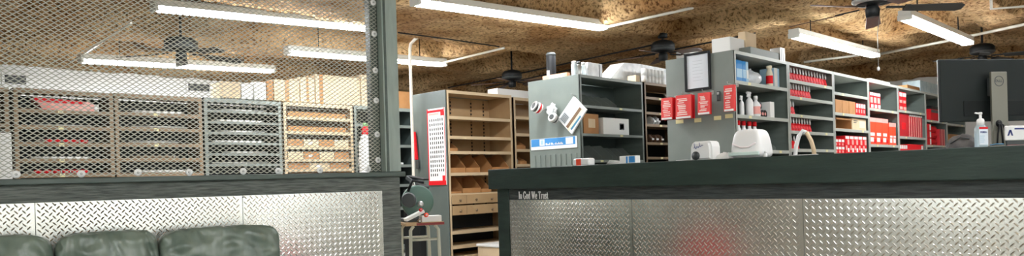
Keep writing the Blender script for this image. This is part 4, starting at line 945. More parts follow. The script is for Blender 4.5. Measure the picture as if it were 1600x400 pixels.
# long white carton over the second tan bay, pale box beside the far bay
on_top(776, 829, 137.5, 7.3, 2.236 if False else 2.2355, .2, 'long_carton', 'long white carton on top of the tan shelving left of the grey bay', WHITEP, flap=False)
on_top(1360, 1390, 122, 3.3, 2.156, .25, 'white_tray', 'pale tray lying on top of the far grey bank', WHITEGREY, flap=False)
on_top(1417, 1436, 132, 3.3, 2.156, .25, 'cardboard_box', 'brown box on top of the far grey bank left of the pale blue bundle', CARD, cat='box', flap=False)
on_top(1437, 1474, 125, 3.32, 2.156, .25, 'wrapped_bundle', 'pale blue plastic-wrapped bundle on the far grey bank beside the monitor', mat('pale_blue_wrap', (206, 226, 230), .3, col2=(180, 206, 214), nscale=14), cat='bundle', flap=False)

# ------------------------------------------------------------------ tan bays: cardboard bins and boards
YT = VT + .03
for i, (p0, p1, py, z, hb, lb) in enumerate(((701, 716, 238, 1.456, .15, 'small cardboard bin at the left of the third shelf of the tan bay'), (704, 728, 268, 1.177, .25, 'cardboard bin with sloping sides at the left of the fourth shelf, tan bay'), (729, 751, 268, 1.177, .25, 'cardboard bin with sloping sides, second from left on the fourth shelf, tan bay'), (770, 797, 266, 1.177, .262, 'large cardboard bin with sloping sides at the right of the fourth shelf, tan bay'), (724, 752, 298, .908, .25, 'cardboard bin with sloping sides above the drawers, left of a smaller one'), (753, 768, 298, .908, .19, 'smaller cardboard bin above the drawers, beside the counter end'), (705, 722, 298, .908, .10, 'low cardboard bin above the drawers at the left post'))):
    a, c = onv(p0, p1, py, YT); a = max(a, 6.05); c = min(c, 7.13); shelf_bin('cardboard_bin', lb, a, c, YT + .01, YT + .38, z + .001, hb, hb * .25, CARD)
for i, (p0, p1, py, z, hb, lb) in enumerate(((806, 822, 232, 1.494, .14, 'cardboard bin on the third shelf of the narrow tan bay'), (814, 824, 256, 1.285, .11, 'cardboard bin on the fourth shelf of the narrow tan bay'), (806, 826, 262, 1.001, .2, 'cardboard bin low in the narrow tan bay at the counter edge'))):
    a, c = onv(p0, p1, py, YT); a = max(a, 7.27); shelf_bin('cardboard_bin', lb, a, max(c, a + .12), YT + .01, YT + .36, z + .001, hb, hb * .35, CARD)
x = V(811, 255, YT + .06).x; t = thing('metal_fitting', 'grey metal fitting beside the bin on the fourth shelf of the narrow tan bay', 'fitting', (x - .085, YT + .06, 1.285))
b = MB(); b.lathe([(.03, 0), (.05, .02), (.04, .07), (.02, .09)], (x - .085, YT + .06, 1.285), seg=14); build('body', b, SILVER, t); b = MB(); b.tube([(x - .085, YT + .06, 1.36), (x - .085, YT + .04, 1.40)], .012, 8); build('nozzle', b, DGREY, t)

# red framed board with rows of holes
TX = 5.984
a0, a1, a2, a3 = U(667, 172, TX - .004), U(694, 168, TX - .004), U(699, 288, TX - .004), U(672, 290.5, TX - .004)
y1 = (a0.y + a3.y) / 2; y0 = (a1.y + a2.y) / 2; z1 = 2.012; z0 = 1.025
t = thing('size_chart_board', 'tall white board with red border and rows of dark slots on the grey end panel', 'board', (TX, (y0 + y1) / 2, z0))
b = MB(); e = .016
for q in ((y0, y0 + e * .5, z0, z1), (y1 - e, y1, z0, z1), (y0 + e * .5, y1 - e, z0, z0 + .055)): b.box((TX - .0145, q[0], q[2]), (TX - .0121, q[1], q[3]))
b.box((TX - .0145, y0 + e, z1 - .05), (TX - .0121, y1 - e, z1 - .02)); b.box((TX - .015, y0 + .012, z1 - .1), (TX - .0121, y0 + .075, z1 - .05)); b.box((TX - .015, y0 + .02, z0 + .055), (TX - .0121, y0 + .07, z0 + .12))
build('border', b, RED, t)
b = MB(); b.box((TX - .012, y0, z0), (TX, y1, z1), .003); rr = random.Random(3); b.mi = 1
for j in range(13):
    for i in range(7):
        yy = y0 + .045 + (y1 - y0 - .1) * i / 6; zz = z0 + .13 + (z1 - z0 - .28) * j / 12
        if j < 1 and i < 3: continue
        s_ = .014 + .005 * rr.random(); b.box((TX - .0135, yy - .0085, zz - s_), (TX - .0121, yy + .0085, zz + s_))
build('panel', b, [WHITEP, BLACKM], t)
b = MB(); b.box((TX - .0135, y0 + .11, z1 - .085), (TX - .0121, y1 - .03, z1 - .06)); build('print_line', b, PINK, t)
# red bar clamp left of the board
a = U(646.5, 206, TX - .03); c = U(650.5, 250, TX - .03)
t = thing('red_tool', 'long red tool hung on the grey end panel left of the red and white board', 'tool', (TX - .03, c.y, c.z))
b = MB(); b.obb(((TX - .025), (a.y + c.y) / 2, (a.z + c.z) / 2), (.03, .05, a.z - c.z), (atan2(a.y - c.y, a.z - c.z) * -1, 0, 0), .008); build('body', b, RED, t)
b = MB(); b.obb((TX - .025, c.y - .015, c.z - .06), (.024, .06, .12), None, .01); build('handle', b, DGREY, t)
b = MB(); b.tube([(TX + .001, a.y, a.z - .03), (TX - .05, a.y, a.z - .03)], .006, 6); build('peg', b, SILVER, t)

# storage box at the foot of the tan bay
p = ZP(765, 399, .28)
t = thing('storage_box', 'tan storage box with white lid at the foot of the tan shelving beside the counter', 'box', (6.38, 6.55, 0))
b = MB(); b.box((6.2, 6.4, 0), (6.75, 6.8, .235), .012); build('body', b, CARDP, t)
b = MB(); b.box((6.185, 6.385, .2352), (6.765, 6.815, .27), .01); build('lid', b, WHITE, t)

# ------------------------------------------------------------------ saw bench between the half wall and the tan shelving
BZ_ = .69; bx_, by_ = ZP(634, 349, BZ_), ZP(694, 346, BZ_)
ctr = (bx_ + by_) / 2; rz_ = atan2(by_.y - bx_.y, by_.x - bx_.x); Wd = (by_ - bx_).length
BMx = Matrix.Translation((ctr.x, ctr.y, 0)) @ Matrix.Rotation(rz_, 4, 'Z')
def bbuild(name, b, m_, parent, smooth=False): bmesh.ops.transform(b.bm, matrix=BMx, verts=b.bm.verts); return build(name, b, m_, parent, smooth=smooth)
def bthing(name, label, cat, x, y, z): return thing(name, label, cat, BMx @ Vector((x, y, z)), rz_)
tb = bthing('work_stand', 'small work stand with pale tube legs between the half wall and the tan shelving', 'stand', 0, .2, 0)
b = MB(); b.box((-Wd / 2, 0, BZ_ - .028), (Wd / 2, .42, BZ_), .004); bbuild('top', b, TAN, tb)
b = MB(); b.box((-Wd / 2 + .1, -.004, BZ_ - .026), (Wd / 2, 0, BZ_ - .004)); bbuild('red_edge', b, mat('dark_red_edge', (140, 48, 44), .5), tb)
for sx in (-1, 1):
    for y in (.03, .39):
        b = MB(); x = sx * (Wd / 2 - .05); b.tube([(x - sx * .03, y, BZ_ - .03), (x, y, BZ_ - .07), (x + sx * .012, y, 0)], .016, 10); bbuild('leg', b, BEIGEM, tb)
for y in (.03, .39):
    b = MB(); b.tube([(-Wd / 2 + .055, y, .53), (Wd / 2 - .055, y, .53)], .012, 8); bbuild('crossbar', b, BEIGEM, tb)
# cut-off saw
sw = bthing('cutoff_saw', 'cut-off saw with large round green guard on the work stand', 'saw', -.05, .2, BZ_)
b = MB(); b.box((-Wd / 2 + .02, .16, BZ_ + .001), (Wd / 2 - .06, .4, BZ_ + .035), .006); bbuild('base', b, DGREY, sw)
b = MB(); R_ = .155; b.lathe([(.02, 0), (R_ - .012, 0), (R_, .008), (R_, .042), (R_ - .012, .05), (.02, .05)], (-.0, .24, BZ_ + .19), (0, 1, 0), 36); bbuild('guard', b, GUARD, sw)
b = MB(); b.lathe([(.03, 0), (.065, .01), (.068, .13), (.055, .15)], (-.09, .2, BZ_ + .2), (-.3, -.9, .1), 18); bbuild('motor', b, DGREY, sw)
b = MB(); b.lathe([(.02, 0), (.03, .004), (.03, .012), (.01, .02)], (.02, .235, BZ_ + .165), (0, -1, 0), 14); bbuild('hub', b, SILVER, sw)
b = MB(); b.tube([(-.1, .22, BZ_ + .29), (-.06, .2, BZ_ + .39), (.05, .2, BZ_ + .37)], .014, 8); bbuild('handle', b, BLACK, sw)
b = MB(); b.obb((-.05, .33, BZ_ + .1), (.05, .04, .2), (0, .3, 0), .008); bbuild('arm', b, DGREY, sw)
# papers and packs on the stand
pp = bthing('paper_stack', 'white sheets and cartons lying on the work stand before the green guard', 'papers', .06, .08, BZ_)
b = MB(); b.obb((.07, .075, BZ_ + .03), (.19, .11, .058), None, .004); bbuild('pile', b, WHITEP, pp)
b = MB(); b.obb((-.085, .07, BZ_ + .065), (.19, .1, .03), (0, radians(-24), 0), .003); bbuild('leaning_sheet', b, WHITEP, pp)
for nm, x, z, r, m_, lb in (('red_disc', -.035, .117, .016, RED, 'red plastic disc on the white sheets of the work stand'), ('orange_pad', .015, .067, .02, ORANGE, 'orange pad lying on the white sheets of the work stand'), ('brown_spool', -.05, .014, .02, BROWNS, 'small brown spool at the front of the work stand')):
    t = bthing(nm, lb, 'small part', x, .035, BZ_ + z)
    b = MB(); b.lathe([(r * .5, -r * .6), (r, -r * .5), (r, r * .5), (r * .5, r * .6)], (x, .012, BZ_ + z), (0, -1, .2), 14); bbuild('body', b, m_, t)
    b = MB(); b.lathe([(r * .45, 0), (r * .4, r * .3)], (x, .012 - r * .6, BZ_ + z), (0, -1, .2), 10); bbuild('button', b, SILVER, t)
# dark folded machine above, seen over the half wall corner
fx = U(645, 285, 5.2); t = thing('sheet_brake', 'dark metal machine with slanted plates just right of the half wall corner', 'machine', (5.3, fx.y, 0))
b = MB(); b.box((5.24, fx.y - .05, 0), (5.34, fx.y + .25, .98), .01); build('pedestal', b, BLACKM, t)
b = MB(); b.obb((5.28, fx.y + .02, 1.06), (.1, .34, .05), (radians(24), 0, 0), .006); build('slanted_plate', b, DGREY, t)
b = MB(); b.obb((5.28, fx.y + .0, 1.115), (.08, .3, .02), (radians(8), 0, 0), .004); build('upper_plate', b, BLACKM, t)
b = MB(); b.tube([(5.22, fx.y + .1, .98), (5.2, fx.y - .02, 1.08), (5.2, fx.y - .05, .99)], .008, 8); build('lever', b, SILVER, t)

# ------------------------------------------------------------------ wall row behind the mesh: goods
YB = VB + .03
def rods(px0, px1, py, z, n, m_, label, group, tip=None, r=.012):
    a, c = V(px0, py, YB + .06).x, V(px1, py, YB + .06).x
    for k in range(n):
        y = YB + .05 + k * .03; t = thing('rod', label % ['front', 'second', 'third', 'fourth'][k], 'rod', ((a + c) / 2, y, z), 0, group)
        b = MB(); b.tube([(a, y, z + r + .001), (c, y, z + r + .001)], r, 8); build('shaft', b, m_, t)
        b = MB(); b.tube([(c, y, z + r + .001), (c + .02, y, z + r + .001)], r * .8, 8); build('tip', b, tip or SILVER, t)
def sz(row, i): return BZ[row][i]
def dashed(px0, px1, py, z, n, label, group):
    a, c = V(px0, py, YB + .05).x, V(px1, py, YB + .05).x
    t = thing('banded_rod', label, 'rod', ((a + c) / 2, YB + .05, z), 0, group); b = MB(); b.tube([(a - .06, YB + .05, z + .02), (c + .04, YB + .05, z + .02)], .012, 8); build('shaft', b, SILVER, t)
    w = (c - a) / n
    for k in range(n):
        x = a + w * k; b = MB(); b.lathe([(.008, 0), (.02, w * .16), (.022, w * .5), (.02, w * .8), (.008, w * .96)], (x, YB + .05, z + .0225), (1, 0, 0), 10); build('red_band', b, RED, t)
# bay b
a, c = onv(52, 150, 165, YB + .05)
t = thing('wrapped_bundle', 'long red and pink wrapped bundle on the top shelf behind the mesh', 'bundle', ((a + c) / 2, YB + .15, sz(1, 0)))
z = sz(1, 0) + .001; zt = 2.1
b = MB(); b.prism([(a + .09, YB + .05, z), (c, YB + .05, z), (c + .0, YB + .05, z + .07), (c - .08, YB + .05, zt - .025), (a - .0, YB + .05, zt)], (0, .2, 0)); build('wrap', b, mat('pink_wrap', (240, 140, 130), .4, col2=(246, 190, 178), nscale=7), t)
b = MB(); b.prism([(a + .02, YB + .047, zt - .045), (c - .12, YB + .047, zt - .06), (c - .1, YB + .047, zt - .026), (a, YB + .047, zt - .002)], (0, .003, 0)); build('red_stripe', b, RED, t)
b = MB(); b.box((c - .02, YB + .046, z + .005), (c + .03, YB + .2, z + .085), .01); build('white_end', b, WHITE, t)
rods(52, 140, 192, sz(1, 1), 3, SILVER, 'grey rod on the second shelf of the bay with the red bundle, %s of three', 'grey rods on the second shelf')
dashed(68, 138, 217, sz(1, 2), 5, 'rod with five red bands on the middle shelf behind the mesh', 'banded rods')
rods(47, 136, 241, sz(1, 3), 3, WHITEP, 'white rod on the fourth shelf of the bay with banded rods, %s of three', 'white rods on the fourth shelf')
dashed(52, 138, 268, sz(1, 4), 6, 'rod with six red bands on the bottom shelf behind the mesh', 'banded rods')
# bay c
for i, (p0, p1) in enumerate(((205, 283), (203, 288), (200, 275), (205, 270), (215, 290))):
    rods(p0, p1, 180 + 23 * i, sz(2, i), 3, [WHITEP, SILVER, SILVER, BROWNS, WHITEP][i], ['white', 'silver', 'bright', 'brown', 'pale'][i] + ' rod on the %s shelf of the bay under the grille, ' % ['top', 'second', 'third', 'fourth', 'bottom'][i] + '%s of three', 'rods on the %s shelf under the grille' % ['top', 'second', 'third', 'fourth', 'bottom'][i], r=.016)
for i, (p0, p1) in enumerate(((345, 410), (338, 408), (340, 410), (335, 407), (350, 415), (330, 415))):
    rods(p0, p1, 172 + 16 * i, sz(3, i), 3, [SILVER, WHITEP, SILVER, WHITEP, SILVER, SILVER][i], 'steel rod on the %s shelf of the grey bay behind the mesh, ' % ['top', 'second', 'third', 'fourth', 'fifth', 'bottom'][i] + '%s of three', 'rods on the %s shelf of the grey bay' % ['top', 'second', 'third', 'fourth', 'fifth', 'bottom'][i], r=.014)
# bay e: cardboard trays
for j, (zi, n) in enumerate(((2, 4), (3, 4), (4, 3))):
    z = sz(4, zi); a, c = 4.83, 5.79; w = (c - a) / n
    for k in range(n):
        hgt = min(.095, (sz(4, zi - 1) - z) * .62)
        carton('cardboard_tray', 'cardboard carton, %s in the %s row of the tan bay behind the mesh' % (nth(k, n), ['upper', 'middle', 'lower'][j]), 'box', (a + w * k + .004, YB + .0, z + .001), (a + w * (k + 1) - .004, YB + .3, z + hgt), CARDP if (k + j) % 2 else CARD, 'cardboard cartons in the tan bay', lab=[(.3, .55, .3, .6, WHITEP)] if k == 1 else None, flap=False)
for zi in (0, 1):
    z = sz(4, zi); carton('cardboard_tray', 'long low brown carton on the %s shelf of the tan bay behind the mesh' % ['top', 'second'][zi], 'box', (4.86, YB + .01, z + .001), (5.76, YB + .3, z + .07), CARD, flap=True)
# bottles right of it, just left of the post
x = V(572, 240, 8.92).x
t = thing('white_drum', 'tall white container behind the mesh at the foot of the black post', 'container', (x, 8.84, 0))
zt = V(572, 213, 8.84).z; x = V(573, 240, 8.84).x; t.location.x = x; WM[t.name] = Matrix.Translation((x, 8.84, 0))
b = MB(); b.lathe([(.1, 0), (.11, .02), (.11, zt - .1), (.085, zt - .04)], (x, 8.84, 0), seg=22); build('body', b, WHITE, t)
b = MB(); b.lathe([(.085, zt - .04), (.085, zt), (.06, zt + .02)], (x, 8.84, 0), seg=18); build('cap', b, WHITE, t)
zl = V(573, 201, 8.84).z
t = thing('red_canister', 'small red and green canister on the tall white container by the post', 'canister', (x, 8.84, zt + .021))
b = MB(); b.lathe([(.055, 0), (.06, .01), (.06, .1), (.04, .12)], (x, 8.84, zt + .021), seg=18); build('body', b, RED, t)
b = MB(); b.lathe([(.04, .12), (.045, .125), (.045, .16), (.03, .17)], (x, 8.84, zt + .021), seg=16); build('cap', b, mat('green_cap', (120, 170, 110), .5), t)
# cartons on top of the wall row
zt = 2.215
for i, (p0, p1, pyt, m_, lb) in enumerate(((346, 376, 128, CARDP, 'pale carton on the wall shelving, leftmost of the row right of the grille'), (377, 395, 132, WHITEP, 'white carton, second from left on top of the wall shelving'), (397, 416, 128, WHITEP, 'white carton, third from left on top of the wall shelving'), (417, 427, 126, CARD, 'narrow brown carton on the wall shelving between pale cartons'), (428, 468, 125, CARDP, 'wide cream carton on the wall shelving, left of the taped one'), (469, 492, 121, CARDP, 'cream carton on top of the wall shelving at the middle of the taped row'), (493, 563, 119, CARDP, 'widest cream carton on top of the wall shelving, left of the post'), (564, 600, 118, CARDP, 'cream carton on the wall shelving partly behind the black post'), (621, 642, 143, CARD, 'tan carton on the dark bay between the post and the conduit'))):
    vv = VB + .06; a, c = V(p0 + .3, 140, vv).x, V(p1 - .3, 140, vv).x; zz = V((p0 + p1) / 2, pyt, vv).z
    carton('carton', lb, 'carton', (a, vv, zt + .001), (c, vv + .34, zz), m_, 'cartons on the wall shelving', lab=[(.42, .58, .0, 1, TAPE)] if i in (4, 5) else ([(.08, .16, 0, 1, CARD)] if i == 6 else None))
# white box at the far left edge, small bottle on its side post
a, c = onv(-30, 17, 240, 8.6); zt_ = V(10, 208, 8.6).z
carton('white_cabinet', 'white box standing at the left edge behind the mesh', 'box', (a, 8.55, 0), (c, 8.85, zt_), WHITEP, flap=False)
# dark bay behind conduit: white tray
a, c = 5.93, V(641, 240, YB).x; c = min(c, 6.75); t = thing('white_tray', 'white sloping tray on the dark bay between post and conduit', 'tray', ((a + c) / 2, YB + .1, 1.351))
b = MB(); b.prism([(a, YB, 1.351), (c, YB, 1.351), (c, YB, 1.38), (a, YB, 1.46)], (0, .25, 0)); build('body', b, WHITE, t); b = MB(); b.box((a, YB - .004, 1.353), (c, YB - .0005, 1.36)); build('lip', b, SILVER, t)

# ------------------------------------------------------------------ things on the counter
CTZ = CT
def cx(px, py, u): return U(px, py, u)
# red and white carton
a, c = U(895, 258, 4.34), U(920, 257, 4.34); zt = U(905, 247.5, 4.34).z
t = thing('tape_dispenser', 'small white and red-orange carton on the counter left end', 'carton', (4.34, (a.y + c.y) / 2, CTZ))
b = MB(); b.box((4.34, c.y, CTZ), (4.42, a.y, zt), .012); build('body', b, WHITE, t)
b = MB(); w = a.y - c.y; b.box((4.3385, a.y - w * .22, CTZ + .001), (4.341, a.y - w * .52, zt - .004)); build('orange_band', b, ORANGE, t)
# papers + blue box
a, c = U(945, 256, 4.4), U(975, 254, 4.4); zt = U(958, 249, 4.4).z
t = thing('paper_stack', 'loose white papers on the counter left of the blue and white carton', 'papers', (4.45, (a.y + c.y) / 2, CTZ))
for k in range(4):
    b = MB(); b.obb((4.47, (a.y + c.y) / 2, CTZ + .003 + k * .006), (.2, .11, .004), (.05 * k, 0, .12 * k)); build('sheet', b, WHITEP, t)
a, c = U(968, 254, 4.36), U(993, 253, 4.36); zt = U(980, 243.5, 4.36).z
t = thing('blue_carton', 'small blue and white carton on the counter in front of the middle grey bay', 'carton', (4.36, (a.y + c.y) / 2, CTZ))
b = MB(); b.box((4.36, c.y, CTZ), (4.42, a.y, zt), .003); build('body', b, WHITEP, t)
w = a.y - c.y; b = MB(); b.box((4.3585, a.y - w * .6, CTZ + .008), (4.361, a.y - w * .96, zt - .004)); b.box((4.3585, a.y - w * .42, CTZ + .004), (4.361, a.y - w * .52, zt - .004)); build('blue_panel', b, BLUE, t)
# soap dispenser
a, c = U(1077.5, 250, 4.42), U(1111.5, 249, 4.42); zt = U(1095, 220.5, 4.42).z; ym = (a.y + c.y) / 2; w = a.y - c.y
t = thing('paper_dispenser', 'white rounded dispenser with navy script on the counter below the red packs', 'dispenser', (4.47, ym, CTZ))
b = MB(); n = 12; hgt = zt - CTZ; prof = []
for k in range(n + 1):
    f = k / n; ang = pi * f; 
outline = [(-w / 2, 0), (w / 2, 0), (w / 2 * .99, hgt * .7), (w / 2 * .9, hgt * .92), (w / 2 * .72, hgt), (-w / 2 * .55, hgt), (-w / 2 * .82, hgt * .9), (-w / 2 * .95, hgt * .7)]
bm = bmesh.new(); f = bm.faces.new([bm.verts.new((0, -o[0], o[1])) for o in outline]); r_ = bmesh.ops.extrude_face_region(bm, geom=[f]); bmesh.ops.translate(bm, vec=(.12, 0, 0), verts=[v for v in r_['geom'] if isinstance(v, bmesh.types.BMVert)])
bmesh.ops.bevel(bm, geom=[e_ for e_ in bm.edges if len(e_.link_faces) == 2 and abs(e_.verts[0].co.x - e_.verts[1].co.x) < 1e-6 and e_.verts[0].co.x < .05], offset=.016, segments=3, affect='EDGES')
bmesh.ops.translate(bm, vec=(4.42, ym, CTZ), verts=bm.verts); b.merge(bm); build('cover', b, WHITE, t)
b = MB(); b.lathe([(.001, 0), (.03, 0), (.03, .004), (.001, .004)], (4.4195, ym + w * .2, CTZ + .034), (-1, 0, 0), 20); build('viewing_window', b, DGREY, t)
mtx = frame(Vector((4.4185, ym + w * .08, CTZ + hgt * .66)), (0, -1, .12), (0, .12, 1))
b = MB(); pts_ = []
for k in range(26):
    f = k / 25; pts_.append(Vector((4.4188, ym + w * .27 - w * .42 * f, CTZ + hgt * .64 + .02 * f + .008 * sin(f * 24) * (1.2 - f))))
b.tube(pts_, .0022, 5); b.tube([pts_[2], pts_[2] + Vector((0, .004, .024))], .0024, 5); b.tube([pts_[15], pts_[15] + Vector((0, .002, .022))], .0022, 5); build('script_mark', b, NAVY, t)
# folded cloth / papers
a, c = U(1116, 248, 4.5), U(1138, 247, 4.5)
t = thing('white_cloth', 'crumpled white cloth on the counter between dispenser and white sack', 'cloth', (4.55, (a.y + c.y) / 2, CTZ))
bm = bmesh.new(); bmesh.ops.create_uvsphere(bm, u_segments=32, v_segments=16, radius=1)
for v in bm.verts: n = 1 + .35 * noise.noise(v.co * 3); v.co = Vector((v.co.x * .09, v.co.y * (a.y - c.y) / 2, max(v.co.z, 0) * .046 * n)) + Vector((4.55, (a.y + c.y) / 2, CTZ + .001))
b = MB(); b.merge(bm); build('cloth', b, WHITEP, t, smooth=True)
a, c = U(1058, 252, 4.45), U(1076, 251, 4.45); t = thing('white_papers', 'thin white papers on the counter left of the dispenser', 'papers', (4.5, (a.y + c.y) / 2, CTZ))
for k in range(2): b = MB(); b.obb((4.48, (a.y + c.y) / 2, CTZ + .004 + k * .005), (.1, a.y - c.y, .003), (0, 0, .1 * k)); build('sheet', b, WHITEP, t)
# translucent white sack-like hood
a, c = U(1141.5, 247, 4.5), U(1191.5, 245, 4.5); zt = U(1166, 202, 4.5).z; ym = (a.y + c.y) / 2; w = a.y - c.y
t = thing('white_hood', 'large rounded white plastic hood on the counter in front of the red-capped bottles', 'hood', (4.58, ym, CTZ))
bm = bmesh.new(); bmesh.ops.create_cube(bm, size=2); bmesh.ops.subdivide_edges(bm, edges=bm.edges, cuts=14, use_grid_fill=True)
for v in bm.verts:
    x, y, z = v.co; L = (abs(x) ** 6 + abs(y) ** 6 + abs(z) ** 6) ** (1 / 6); x, y, z = x / L, y / L, z / L
    k = (z + 1) / 2; v.co = Vector((4.58 + x * (.11 - .03 * k), ym + y * w / 2 * (1 - .26 * k ** 2.2), CTZ + .001 + k * (zt - CTZ)))
b = MB(); b.merge(bm); build('shell', b, WHITE, t, smooth=True)
b = MB(); b.box((4.455, ym - w * .47, CTZ + .02), (4.475, ym + w * .47, CTZ + .045), .006); build('rim', b, mat('pale_green_rim', (214, 232, 224), .4), t)
b = MB(); b.tube([(4.472, ym + w * .36, CTZ + .1), (4.468, ym + w * .1, CTZ + .075), (4.468, ym - w * .15, CTZ + .075), (4.472, ym - w * .36, CTZ + .1)], .006, 6); build('seam', b, mat('pale_pink_seam', (244, 234, 234), .5), t)
p = U(1196, 243, 4.5); bottle('small_bottle', 'tiny white bottle on the counter right of the white hood', 'bottle', 4.5, p.y, CTZ, .012, .045, WHITE, WHITE, .7, .3)
# arch
t = thing('arch_handle', 'white and beige arched hoop standing on the counter before the rows of red packs', 'hoop', (4.45, U(1257, 243, 4.45).y, CTZ))
q = [U(x, y, 4.45) for x, y in ((1242.5, 244), (1244, 228), (1248, 213), (1254.5, 204.5), (1260, 207), (1267, 219), (1271, 232), (1272.5, 243))]
q[0].z = CTZ + .002; q[-1].z = CTZ + .002
b = MB(); b.tube(q[:5], .0125, 10); build('white_limb', b, WHITE, t); b = MB(); b.tube(q[4:], .0125, 10); build('beige_limb', b, CARDP, t)
b = MB(); b.box((4.43, q[-1].y - .02, CTZ), (4.47, q[0].y + .02, CTZ + .008), .003); build('foot_plate', b, WHITE, t)
# monitor
left = U(1468.5, 93, 4.52); ang = radians(-36)
Lp = Vector((4.52, left.y, 0)); dirm = Vector((R0.x, R0.y, 0)) * .99 + Vector((Fv.x, Fv.y, 0)) * .137; dirm.normalize(); nm = Vector((0, 0, 1)).cross(dirm); 
if nm.dot(Fv) > 0: nm = -nm
MWd = .71; z1 = left.z; z0 = U(1470, 191, 4.52).z
Mo = frame(Vector((Lp.x, Lp.y, 0)) + dirm * MWd / 2, dirm, (0, 0, 1))      # local x along screen, y up, z towards viewer
if Mo.to_3x3().col[2].dot(Fv) > 0: pass
def mbuild(name, b, m_, parent): bmesh.ops.transform(b.bm, matrix=Mo, verts=b.bm.verts); return build(name, b, m_, parent)
mo = thing('monitor', 'large dark monitor seen from behind on the counter at the right edge', 'monitor', Mo @ Vector((0, CTZ, .05)))
b = MB(); b.box((-MWd / 2, z0, -.02), (MWd / 2, z1, 0), .004); mbuild('back_shell', b, MON, mo)
b = MB(); b.box((-MWd / 2, z0 - .0, -.026), (MWd / 2, z1 + .002, -.0202), .002); mbuild('bezel', b, SILVER, mo)
b = MB(); b.box((-.22, z0 + .03, 0), (.22, z0 + .115, .004), .002); mbuild('port_recess', b, MON2, mo)
def MP(px, py, zloc=.05):
    I = Mo.inverted(); o = I @ Vector((0, 0, EYE)); d = I.to_3x3() @ Vector(ray(px, py)); t_ = (zloc - o.z) / d.z; return o + d * t_
n0, n1 = MP(1548.5, 112), MP(1573.5, 112)
b = MB(); b.box((n0.x, CTZ + .012, .036), (n1.x, n0.y, .05), .003); mbuild('stand_neck', b, STONE, mo)
b = MB(); b.box((n0.x + .015, n0.y - .13, 0), (n1.x - .015, n0.y - .03, .036), .003); mbuild('mount', b, DGREY, mo)
b = MB(); b.box((n0.x - .07, CTZ, -.06), (n1.x + .07, CTZ + .012, .12), .004); mbuild('stand_base', b, STONE, mo)
lg = MP(1561, 126.5, .0505); rr_ = .028
b = MB(); b.lathe([(rr_ - .003, 0), (rr_ + .001, 0), (rr_ + .001, .001), (rr_ - .003, .001)], (lg.x, lg.y, .0502), (0, 0, 1), 32, True); mbuild('logo_ring', b, DGREY, mo)
T_ = Mo @ Matrix.Translation((lg.x, lg.y, .0502)); text('logo_letters', 'D', .02, T_ @ Matrix.Translation((-.0165, 0, 0)), DGREY, mo, .85, .0005, bold=.0006); text('logo_letters', 'E', .02, T_ @ Matrix.Translation((-.0055, 0, 0)) @ Matrix.Rotation(radians(32), 4, 'Z'), DGREY, mo, .8, .0005, bold=.0006); text('logo_letters', 'LL', .02, T_ @ Matrix.Translation((.0105, 0, 0)), DGREY, mo, .9, .0005, bold=.0006)
ch = MP(1561, 193, .0505); b = MB(); b.lathe([(.001, 0), (.02, 0), (.02, .0012), (.001, .0012)], (ch.x, ch.y, .0502), (0, 0, 1), 24); mbuild('cable_hole', b, BLACK, mo)
for k in range(3):
    b = MB(); ox = -.012 + .012 * k; b.tube([(ch.x + ox * .5, ch.y, .046), (ch.x + ox, ch.y - .01, .066), (ch.x + ox * 2.2, ch.y - .06, .07), (ch.x + ox * 3, CTZ + .02, .075)], .005, 8); mbuild('cable', b, BLACK, mo)
# sanitizer bottle
p = U(1530, 230, 4.36); hh = U(1524, 172.5, 4.36).z - CTZ; a, c = U(1516.5, 220, 4.36), U(1543.5, 220, 4.36); w = (a.y - c.y) * .98
DR = Matrix.Translation((4.40, (a.y + c.y) / 2, CTZ)) @ Matrix.Rotation(atan2(dirm.y, dirm.x), 4, 'Z'); w *= .80
def sbuild(name, b, m_, parent, smooth=False): bmesh.ops.transform(b.bm, matrix=DR, verts=b.bm.verts); return build(name, b, m_, parent, smooth=smooth)
t = thing('sanitizer_bottle', 'clear hand sanitizer pump bottle on the counter in front of the monitor', 'bottle', DR @ Vector((0, 0, 0)))
hb = hh * .60; bm = bmesh.new(); bmesh.ops.create_cube(bm, size=2); bmesh.ops.subdivide_edges(bm, edges=bm.edges, cuts=10, use_grid_fill=True)
for v in bm.verts:
    x, y, z = v.co; L = (abs(x) ** 4 + abs(y) ** 4) ** .25 if max(abs(x), abs(y)) > 0 else 1; m_ = max(abs(x), abs(y)); 
    if L > 0: x, y = x / L * m_, y / L * m_
    k = (z + 1) / 2; sh = 1 if k < .86 else (1 - (k - .86) / .14 * .28); v.co = Vector((x * w / 2 * sh, y * w * .3 * sh, k * hb))
b = MB(); b.merge(bm); sbuild('body', b, mat('clear_gel', (214, 232, 240), .12, trans=.45), t, True)
b = MB(); b.box((-w * .42, -w * .318, hb * .12), (w * .42, -w * .302, hb * .92), .002); sbuild('label', b, mat('label_white', (226, 236, 246), .4), t)
b = MB(); b.box((-w * .42, -w * .322, hb * .82), (w * .42, -w * .318, hb * .92)); sbuild('red_band', b, RED, t)
text('lettering', 'PURELL', w * .2, DR @ frame(Vector((0, -w * .323, hb * .68)), (1, 0, 0), (0, 0, 1)), NAVY, t, .95, .0006, bold=.0006)
b = MB()
for k in range(4): b.box((-w * .36, -w * .3195, hb * (.5 - k * .09)), (w * (.1 - .06 * (k % 2)), -w * .318, hb * (.525 - k * .09)))
sbuild('small_print', b, BLUEL, t)
b = MB(); b.lathe([(w * .3, 0), (w * .3, hh * .13), (w * .24, hh * .17), (w * .1, hh * .19), (w * .1, hh * .29)], (0, 0, hb), seg=20); sbuild('pump_collar', b, WHITE, t, True)
b = MB(); b.lathe([(w * .14, 0), (w * .16, hh * .05), (w * .1, hh * .065)], (0, 0, hb + hh * .29), seg=16); b.obb((-w * .25, 0, hb + hh * .325), (w * .55, w * .17, hh * .045), (0, radians(6), 0), .004); sbuild('pump_head', b, WHITE, t)
